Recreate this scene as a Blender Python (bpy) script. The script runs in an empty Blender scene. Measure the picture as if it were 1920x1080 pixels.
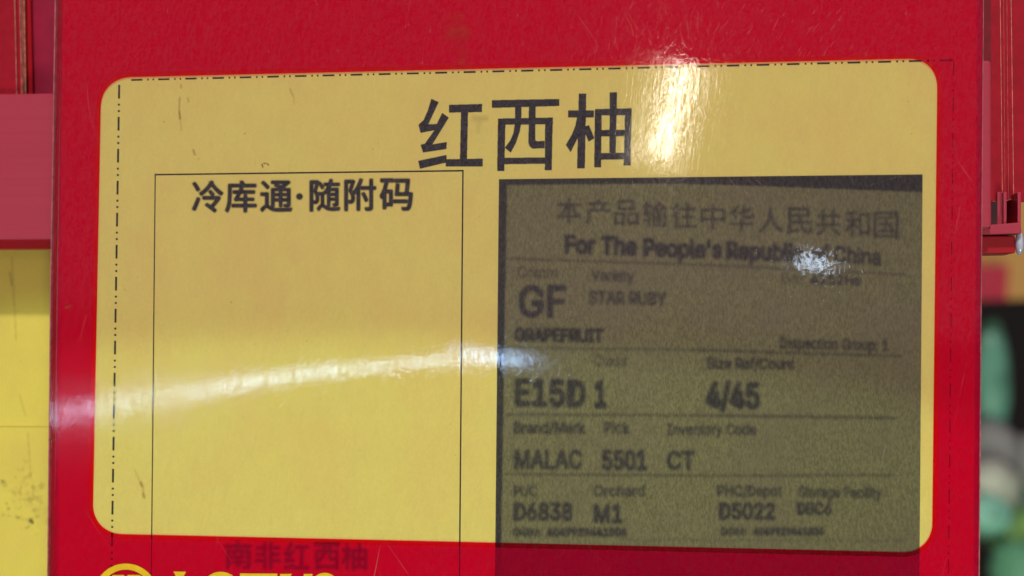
import bpy, bmesh, math, random
import numpy as np
from mathutils import Matrix, Vector, noise

random.seed(7)
rng = np.random.default_rng(7)
S = bpy.context.scene
COL = S.collection

# ------------------------------------------------------------------ camera
RW = Matrix(((0.9905886035031048, -0.001110027699843674, 0.13686850056997835),
             (0.13679873316250626, -0.024907885519103067, -0.990285667796975),
             (0.004508349465381147, 0.9996891342199699, -0.02452161714946961)))
CAM = Vector((0.04716183947755055, -0.3200520934516335, -0.004175514698012495))
FPX = 2700.0
cam = bpy.data.cameras.new('camera')
camo = bpy.data.objects.new('camera', cam)
COL.objects.link(camo)
camo.matrix_world = Matrix.Translation(CAM) @ RW.to_4x4()
cam.sensor_width = 36.0
cam.lens = 36.0 * FPX / 1920.0
cam.clip_start = 0.01
cam.clip_end = 100
cam.dof.use_dof = True
cam.dof.focus_distance = 0.324
cam.dof.aperture_fstop = 10.0
S.camera = camo

# ------------------------------------------------------------------ world (dim shop interior) and lamps
world = bpy.data.worlds.new('World')
S.world = world
world.use_nodes = True
wb = world.node_tree.nodes['Background']
wb.inputs['Color'].default_value = (1.0, 0.93, 0.90, 1)
wb.inputs['Strength'].default_value = 0.09
S.view_settings.view_transform = 'Standard'
S.view_settings.look = 'None'
S.view_settings.exposure = 0.0
S.view_settings.gamma = 1.0
S.cycles.transparent_max_bounces = 24
S.cycles.max_bounces = 10


def ray(px, py):
    d = RW @ Vector(((px - 960) / FPX, (540 - py) / FPX, -1.0))
    return d.normalized()


def P(px, py, y=0.0):
    """point of the place that lies at depth y on the line of sight through a photo pixel"""
    d = ray(px, py)
    return CAM + d * ((y - CAM.y) / d.y)


def mirror(px, py, dist):
    d = ray(px, py)
    p = P(px, py, -0.0006)
    return p + Vector((d.x, -d.y, d.z)) * dist


def area(name, loc, target, sx, sy, watts, color, roll=0.0):
    l = bpy.data.lights.new(name, 'AREA')
    l.shape = 'RECTANGLE'
    l.size = sx
    l.size_y = sy
    l.energy = watts
    l.color = color
    o = bpy.data.objects.new(name, l)
    COL.objects.link(o)
    q = (Vector(target) - Vector(loc)).to_track_quat('-Z', 'Y').to_matrix()
    o.matrix_world = Matrix.Translation(loc) @ (q @ Matrix.Rotation(roll, 3, 'Z')).to_4x4()
    return o


# key: compact ceiling lamp, high and to the left
area('ceiling_lamp', (0.14, -1.15, 1.80), (0, 0, 0), 0.07, 0.07, 31.0, (1.0, 0.90, 0.86))
# added fill with no real source, from below right, opens shade under rail
area('fill_lamp', (0.45, -1.25, -0.95), (0, 0, 0), 0.35, 0.35, 10.0, (1.0, 0.88, 0.80))
# unseen pinkish emitter added behind camera to reflect as a veil in upper film
e0, e1 = mirror(60, 572, 2.0), mirror(1860, 640, 2.0)
mid = (e0 + e1) / 2
ax = (e1 - e0).normalized()
up = Vector((0, 0, 1)) - ax * ax.z
up.normalize()
nrm = ax.cross(up)
pl = bpy.data.lights.new('veil_panel', 'AREA')
pl.shape = 'RECTANGLE'
pl.size = 2.6
pl.size_y = 0.9
pl.energy = 1.8
pl.color = (1.0, 0.66, 0.86)
plo = bpy.data.objects.new('veil_panel', pl)
COL.objects.link(plo)
zc = -nrm if nrm.y > 0 else nrm       # local +Z points away from the sign
xa = up.cross(zc)
plo.matrix_world = Matrix.Translation(mid + up * 0.45) @ Matrix((xa, up, zc)).transposed().to_4x4()
# added spot, its hard cone edge shaped to brighten only the sign's lower part
sp = bpy.data.lights.new('step_spot', 'SPOT')
sp.energy = 40.0
sp.color = (0.64, 1.0, 0.50)
sp.spot_size = math.radians(40)
sp.spot_blend = 0.012
sp.shadow_soft_size = 0.004
spo = bpy.data.objects.new('step_spot', sp)
COL.objects.link(spo)
SPL = Vector((0.10, -1.6, -0.95))
pe = P(700, 628)
dd = (pe - SPL).normalized()
axis = (Matrix.Rotation(math.radians(-20), 3, Vector((1, 0, 0))) @ dd)
spo.matrix_world = Matrix.Translation(SPL) @ axis.to_track_quat('-Z', 'Y').to_matrix().to_4x4()
# warm bulb: tall highlight right of the title
bl = mirror(1258, 205, 0.7)
area('warm_bulb', bl, P(1258, 205), 0.017, 0.066, 0.095, (1.0, 0.90, 0.78), math.radians(-15))
area('warm_halo', mirror(1252, 215, 0.72), P(1252, 215), 0.045, 0.078, 0.060, (1.0, 0.86, 0.70), math.radians(-15))  # extra lamp added to give the bulb highlight a soft halo
# strip lamp: long streak from the left edge to the photo print
s0, s1 = mirror(60, 782, 0.42), mirror(985, 688, 0.80)
mid = (s0 + s1) / 2
ax = (s1 - s0)
ln = ax.length
ax.normalize()
tgt = P(520, 710)
zz = (mid - tgt)
zz = (zz - ax * zz.dot(ax)).normalized()
yy = zz.cross(ax)
st = bpy.data.lights.new('strip_lamp', 'AREA')
st.shape = 'RECTANGLE'
st.size = ln
st.size_y = 0.0052
st.energy = 0.19
st.color = (0.50, 0.72, 1.0)
sto = bpy.data.objects.new('strip_lamp', st)
COL.objects.link(sto)
sto.matrix_world = Matrix.Translation(mid) @ Matrix((ax, yy, zz)).transposed().to_4x4()
# bluish far end of the strip and a small bluish lamp
area('blue_lamp', mirror(935, 684, 0.78), P(935, 684), 0.070, 0.0045, 0.030, (0.35, 0.58, 1.0), math.radians(-2))
area('small_lamp', mirror(1528, 490, 0.7), P(1528, 490), 0.018, 0.005, 0.013, (0.62, 0.80, 1.0), math.radians(-28))

# ------------------------------------------------------------------ materials
def newmat(name):
    m = bpy.data.materials.new(name)
    m.use_nodes = True
    nt = m.node_tree
    nt.nodes.clear()
    out = nt.nodes.new('ShaderNodeOutputMaterial')
    return m, nt, out


def N(nt, t, **kw):
    n = nt.nodes.new(t)
    for k, v in kw.items():
        if k in n.inputs:
            n.inputs[k].default_value = v
        else:
            setattr(n, k, v)
    return n


def coords(nt, scale=(1, 1, 1), rot=(0, 0, 0)):
    g = nt.nodes.new('ShaderNodeNewGeometry')
    mp = nt.nodes.new('ShaderNodeMapping')
    mp.vector_type = 'TEXTURE'
    mp.inputs['Rotation'].default_value = rot
    mp.inputs['Scale'].default_value = tuple(1.0 / s for s in scale)
    nt.links.new(g.outputs['Position'], mp.inputs['Vector'])
    return mp.outputs['Vector']


def noise_tex(nt, scale=(1, 1, 1), rot=(0, 0, 0), detail=3, rough=0.5, distortion=0):
    n = N(nt, 'ShaderNodeTexNoise')
    n.inputs['Scale'].default_value = 1.0
    n.inputs['Detail'].default_value = detail
    n.inputs['Roughness'].default_value = rough
    n.inputs['Distortion'].default_value = distortion
    nt.links.new(coords(nt, scale, rot), n.inputs['Vector'])
    return n.outputs['Fac']


def ramp(nt, src, a, b, va=0.0, vb=1.0):
    r = N(nt, 'ShaderNodeMapRange')
    r.inputs['From Min'].default_value = a
    r.inputs['From Max'].default_value = b
    r.inputs['To Min'].default_value = va
    r.inputs['To Max'].default_value = vb
    r.interpolation_type = 'SMOOTHSTEP'
    nt.links.new(src, r.inputs['Value'])
    return r.outputs['Result']


def math_(nt, op, a, b=None):
    n = N(nt, 'ShaderNodeMath', operation=op)
    for i, v in enumerate((a, b)):
        if v is None:
            continue
        if isinstance(v, (int, float)):
            n.inputs[i].default_value = v
        else:
            nt.links.new(v, n.inputs[i])
    return n.outputs[0]


def mixc(nt, fac, a, b):
    n = N(nt, 'ShaderNodeMix', data_type='RGBA')
    if isinstance(fac, (int, float)):
        n.inputs[0].default_value = fac
    else:
        nt.links.new(fac, n.inputs[0])
    for i, v in ((6, a), (7, b)):
        if isinstance(v, tuple):
            n.inputs[i].default_value = (*v, 1)
        else:
            nt.links.new(v, n.inputs[i])
    return n.outputs[2]


def mixs(nt, fac, a, b):
    n = N(nt, 'ShaderNodeMixShader')
    if isinstance(fac, (int, float)):
        n.inputs[0].default_value = fac
    else:
        nt.links.new(fac, n.inputs[0])
    nt.links.new(a, n.inputs[1])
    nt.links.new(b, n.inputs[2])
    return n.outputs[0]


def plastic(name, c, rough=0.4, spec=0.5, var=0.12, vscale=300, bump=0.0, streak=False, coat=0.0, hband=False):
    m, nt, out = newmat(name)
    b = N(nt, 'ShaderNodeBsdfPrincipled')
    sc = (vscale, vscale, vscale) if not streak else (vscale, vscale, vscale * 0.06)
    if hband:
        sc = (6, 6, 900)
    n1 = noise_tex(nt, sc, detail=4)
    c2 = tuple(max(0, v * (1 - var)) for v in c)
    c3 = tuple(min(1, v * (1 + var)) for v in c)
    nt.links.new(mixc(nt, ramp(nt, n1, 0.3, 0.7), c2, c3), b.inputs['Base Color'])
    b.inputs['Roughness'].default_value = rough
    b.inputs['Specular IOR Level'].default_value = spec
    b.inputs['Coat Weight'].default_value = coat
    b.inputs['Coat Roughness'].default_value = 0.15
    if bump:
        bp = N(nt, 'ShaderNodeBump')
        bp.inputs['Strength'].default_value = bump
        bp.inputs['Distance'].default_value = 0.0003
        nt.links.new(noise_tex(nt, (900, 900, 900), detail=2), bp.inputs['Height'])
        nt.links.new(bp.outputs['Normal'], b.inputs['Normal'])
    nt.links.new(b.outputs['BSDF'], out.inputs['Surface'])
    return m


def paper_mat(name, c, warm):
    m, nt, out = newmat(name)
    b = N(nt, 'ShaderNodeBsdfDiffuse')
    n1 = noise_tex(nt, (45, 45, 45), detail=5, rough=0.6)
    n2 = noise_tex(nt, (2600, 2600, 1500), detail=2)
    n3 = noise_tex(nt, (420, 420, 420), detail=3)
    base = mixc(nt, ramp(nt, n1, 0.35, 0.7), c, warm)
    base = mixc(nt, ramp(nt, n2, 0.25, 0.75, 0.0, 0.16), base, tuple(v * 0.72 for v in c))
    base = mixc(nt, ramp(nt, noise_tex(nt, (260, 260, 160), detail=4, rough=0.7), 0.35, 0.75, 0.0, 0.16), base, tuple(v * k for v, k in zip(c, (0.80, 0.74, 0.85))))
    spk = ramp(nt, n3, 0.73, 0.80, 0.0, 0.35)
    base = mixc(nt, spk, base, (0.30, 0.19, 0.06))
    nt.links.new(base, b.inputs['Color'])
    nt.links.new(b.outputs[0], out.inputs['Surface'])
    return m


YEL = (0.715, 0.600, 0.168)
M_paper = paper_mat('yellow_paper', YEL, (0.72, 0.55, 0.165))
M_paper2 = paper_mat('yellow_card', (0.74, 0.60, 0.12), (0.70, 0.54, 0.12))


def ink_mat(name, c, maxf=1.0, grain=0.12, attr=True):
    """printed ink: covers the sheet below by the factor stored on the mesh"""
    m, nt, out = newmat(name)
    d = N(nt, 'ShaderNodeBsdfDiffuse')
    n2 = noise_tex(nt, (2200, 2200, 2200), detail=2)
    nt.links.new(mixc(nt, ramp(nt, n2, 0.3, 0.75), tuple(v * 0.75 for v in c), tuple(v * 1.6 for v in c)), d.inputs['Color'])
    if attr:
        t = N(nt, 'ShaderNodeBsdfTransparent')
        a = N(nt, 'ShaderNodeAttribute', attribute_name='ink')
        f = math_(nt, 'MULTIPLY', a.outputs['Fac'], maxf)
        nt.links.new(mixs(nt, f, t.outputs[0], d.outputs[0]), out.inputs['Surface'])
    else:
        nt.links.new(d.outputs[0], out.inputs['Surface'])
    return m


M_ink = ink_mat('black_ink', (0.040, 0.036, 0.042), 0.97)
M_line = ink_mat('black_line_ink', (0.040, 0.034, 0.030), attr=False)
M_ghost = ink_mat('faded_ink', (0.12, 0.07, 0.05), 0.75)
M_stain = ink_mat('brown_stain', (0.20, 0.11, 0.03), 0.8)
M_grime = ink_mat('grey_grime', (0.13, 0.10, 0.045), 0.75)

# grey photo print
M_photo, nt, out = newmat('grey_photo_print')
d = N(nt, 'ShaderNodeBsdfDiffuse')
a = N(nt, 'ShaderNodeAttribute', attribute_name='ink')
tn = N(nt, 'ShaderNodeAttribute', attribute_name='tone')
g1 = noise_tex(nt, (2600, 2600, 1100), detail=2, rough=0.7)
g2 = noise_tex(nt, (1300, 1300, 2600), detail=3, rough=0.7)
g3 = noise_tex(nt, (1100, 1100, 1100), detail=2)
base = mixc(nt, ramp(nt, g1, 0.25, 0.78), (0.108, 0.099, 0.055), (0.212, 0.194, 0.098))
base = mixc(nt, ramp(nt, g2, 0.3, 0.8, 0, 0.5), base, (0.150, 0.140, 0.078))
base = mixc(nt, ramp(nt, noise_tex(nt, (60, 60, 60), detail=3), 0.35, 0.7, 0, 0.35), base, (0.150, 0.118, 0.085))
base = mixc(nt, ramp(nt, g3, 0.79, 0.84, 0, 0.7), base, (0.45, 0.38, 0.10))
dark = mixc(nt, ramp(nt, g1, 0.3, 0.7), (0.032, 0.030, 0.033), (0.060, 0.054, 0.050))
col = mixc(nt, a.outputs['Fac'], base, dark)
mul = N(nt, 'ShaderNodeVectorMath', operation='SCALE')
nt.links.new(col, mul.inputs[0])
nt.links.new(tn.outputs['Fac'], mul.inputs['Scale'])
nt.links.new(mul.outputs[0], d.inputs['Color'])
nt.links.new(d.outputs[0], out.inputs['Surface'])


def redfilm(name, cover, dcol, tcol):
    m, nt, out = newmat(name)
    d = N(nt, 'ShaderNodeBsdfDiffuse')
    n1 = noise_tex(nt, (2400, 2400, 700), detail=2)
    n2 = noise_tex(nt, (35, 35, 20), detail=3)
    c = mixc(nt, ramp(nt, n1, 0.3, 0.7), tuple(v * 0.9 for v in dcol), tuple(v * 1.1 for v in dcol))
    nt.links.new(c, d.inputs['Color'])
    t = N(nt, 'ShaderNodeBsdfTransparent')
    t.inputs['Color'].default_value = (*tcol, 1)
    f = ramp(nt, n2, 0.3, 0.7, cover - 0.015, cover + 0.02)
    nt.links.new(mixs(nt, f, t.outputs[0], d.outputs[0]), out.inputs['Surface'])
    return m


M_red = redfilm('red_printed_film', 0.36, (0.56, 0.000, 0.046), (0.985, 0.001, 0.18))
M_redthin = redfilm('thin_red_film', 0.08, (0.40, 0.002, 0.03), (0.93, 0.01, 0.14))
M_seal = redfilm('red_seal', 0.55, (0.50, 0.012, 0.03), (0.85, 0.03, 0.06))
M_logo = plastic('yellow_logo_ink', (0.80, 0.50, 0.015), 0.6, 0.2, 0.06, 500)

# clear scratched film
M_film, nt, out = newmat('clear_scratched_film')
t = N(nt, 'ShaderNodeBsdfTransparent')
g = N(nt, 'ShaderNodeBsdfGlossy')
fr = N(nt, 'ShaderNodeFresnel')
# same reflectance from both faces of the thin sheet
gf = N(nt, 'ShaderNodeNewGeometry')
nt.links.new(ramp(nt, gf.outputs['Backfacing'], 0.0, 1.0, 1.50, 1.0 / 1.50), fr.inputs['IOR'])
A1 = noise_tex(nt, (1500, 1, 190), (0, math.radians(9), 0), 1, 0.5, 0.6)
A2 = noise_tex(nt, (1700, 1, 260), (0, math.radians(-24), 0), 1, 0.5, 0.6)
A3 = noise_tex(nt, (420, 420, 330), (0, 0, 0), 1, 0.5, 1.5)
A4 = noise_tex(nt, (1600, 1, 330), (0, math.radians(52), 0), 1, 0.5, 0.8)
A5 = noise_tex(nt, (1100, 1100, 650), (0, math.radians(15), 0), 3, 0.6, 1.2)
h = math_(nt, 'ADD', math_(nt, 'MULTIPLY', ramp(nt, A1, 0.50, 0.68), 0.5), math_(nt, 'MULTIPLY', ramp(nt, A2, 0.55, 0.7), 0.4))
h = math_(nt, 'ADD', h, math_(nt, 'MULTIPLY', A3, 2.2))
h = math_(nt, 'ADD', h, math_(nt, 'MULTIPLY', ramp(nt, A4, 0.6, 0.7), 0.3))
bp = N(nt, 'ShaderNodeBump')
bp.inputs['Strength'].default_value = 1.0
bp.inputs['Distance'].default_value = 0.0000023
nt.links.new(h, bp.inputs['Height'])
nt.links.new(bp.outputs['Normal'], g.inputs['Normal'])
gx_ = N(nt, 'ShaderNodeSeparateXYZ')
gp_ = N(nt, 'ShaderNodeNewGeometry')
nt.links.new(gp_.outputs['Position'], gx_.inputs[0])
wearx = ramp(nt, gx_.outputs['X'], -0.095, -0.03, 0.06, 0.0)     # the left margin is rubbed dull
rn = math_(nt, 'ADD', ramp(nt, noise_tex(nt, (70, 70, 70), detail=3, rough=0.6), 0.3, 0.75, 0.012, 0.035), wearx)
nt.links.new(rn, g.inputs['Roughness'])
gw = N(nt, 'ShaderNodeBsdfGlossy')
gw.inputs['Roughness'].default_value = 0.17
scm = math_(nt, 'MAXIMUM', ramp(nt, A1, 0.56, 0.68), math_(nt, 'MAXIMUM', ramp(nt, A2, 0.58, 0.7), ramp(nt, A4, 0.60, 0.72)))
gl = mixs(nt, math_(nt, 'MULTIPLY', scm, 0.45), g.outputs[0], gw.outputs[0])
# abrasion makes the sheen patchy at a fine scale
pat = math_(nt, 'MULTIPLY', ramp(nt, A5, 0.36, 0.62, 0.62, 1.40), ramp(nt, A1, 0.35, 0.6, 1.12, 0.85))
refl = math_(nt, 'MULTIPLY', fr.outputs[0], pat)
clear = mixs(nt, refl, t.outputs[0], gl)
sd = N(nt, 'ShaderNodeBsdfDiffuse')
sd.inputs['Color'].default_value = (0.85, 0.80, 0.72, 1)
B1 = noise_tex(nt, (1300, 1, 38), (0, math.radians(11), 0), 2, 0.5, 0.3)
B2 = noise_tex(nt, (1500, 1, 45), (0, math.radians(-35), 0), 2, 0.5, 0.5)
B3 = noise_tex(nt, (14, 14, 14), detail=2)
s1_ = ramp(nt, B1, 0.70, 0.80, 0, 0.08)
s2_ = ramp(nt, B2, 0.72, 0.80, 0, 0.07)
sc_ = math_(nt, 'MULTIPLY', math_(nt, 'ADD', s1_, s2_), ramp(nt, B3, 0.40, 0.62, 0.15, 1.0))
nt.links.new(mixs(nt, sc_, clear, sd.outputs[0]), out.inputs['Surface'])

M_rail = plastic('sheen_pink_rail_plastic', (0.47, 0.044, 0.078), 0.32, 0.6, 0.03, 55, hband=True)  # red plastic, its pale gloss reflection mixed into the base colour
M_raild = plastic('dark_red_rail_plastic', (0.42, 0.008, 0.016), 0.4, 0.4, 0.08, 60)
M_card = plastic('red_card', (0.37, 0.008, 0.022), 0.5, 0.22, 0.10, 400)
M_cardd = plastic('crimson_board', (0.34, 0.010, 0.045), 0.5, 0.4, 0.08, 200)
M_edge = plastic('cut_card_edge', (0.60, 0.22, 0.16), 0.7, 0.2, 0.35, 700)
M_clearedge = plastic('clear_film_edge', (0.45, 0.12, 0.14), 0.45, 0.4, 0.25, 500)
M_back = plastic('white_backing', (0.55, 0.48, 0.40), 0.6, 0.3)
M_metal = plastic('grey_bracket', (0.55, 0.62, 0.75), 0.15, 0.9, 0.1, 80, coat=0.8)
M_gap = plastic('gap_shade_maroon', (0.20, 0.012, 0.018), 0.5, 0.3)  # dark colour standing in for the shade of a gap

# ------------------------------------------------------------------ helpers
def prop(o, label=None, cat=None, group=None, kind=None):
    if label: o['label'] = label
    if cat: o['category'] = cat
    if group: o['group'] = group
    if kind: o['kind'] = kind
    return o


def empty(name, loc, label, cat, group=None):
    o = bpy.data.objects.new(name, None)
    o.location = loc
    o.empty_display_size = 0.02
    COL.objects.link(o)
    return prop(o, label, cat, group)


def link(name, me, mat, parent=None, smooth=False):
    for m in (mat if isinstance(mat, (list, tuple)) else [mat]):
        me.materials.append(m)
    if smooth:
        me.polygons.foreach_set('use_smooth', [True] * len(me.polygons))
    o = bpy.data.objects.new(name, me)
    COL.objects.link(o)
    if parent is not None:
        o.parent = parent
        o.matrix_parent_inverse = Matrix.Translation(-parent.location)
    return o


def solid(name, pts, depth, mat, parent=None, bevel=0.0, edge_mat=None, dirv=Vector((0, 1, 0))):
    """closed slab: front outline pts (3-D), extruded by depth along dirv"""
    n = len(pts)
    vs = [Vector(p) for p in pts] + [Vector(p) + dirv * depth for p in pts]
    fs = [tuple(range(n)), tuple(range(2 * n - 1, n - 1, -1))]
    fs += [(i, i + n, (i + 1) % n + n, (i + 1) % n) for i in range(n)]
    me = bpy.data.meshes.new(name)
    me.from_pydata([tuple(v) for v in vs], [], fs)
    bm = bmesh.new()
    bm.from_mesh(me)
    bmesh.ops.recalc_face_normals(bm, faces=bm.faces)
    if edge_mat:
        for f in bm.faces:
            f.material_index = 0 if abs(f.normal.y) > 0.7 else 1
    if bevel:
        bmesh.ops.bevel(bm, geom=list(bm.edges), offset=bevel, segments=3, affect='EDGES', profile=0.6)
    bm.to_mesh(me)
    bm.free()
    return link(name, me, [mat, edge_mat] if edge_mat else mat, parent)


def quad(name, x0, y0, x1, y1, Y, depth, mat, parent=None, bevel=0.0, edge_mat=None):
    return solid(name, [P(x0, y0, Y), P(x1, y0, Y), P(x1, y1, Y), P(x0, y1, Y)], depth, mat, parent, bevel, edge_mat)


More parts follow.
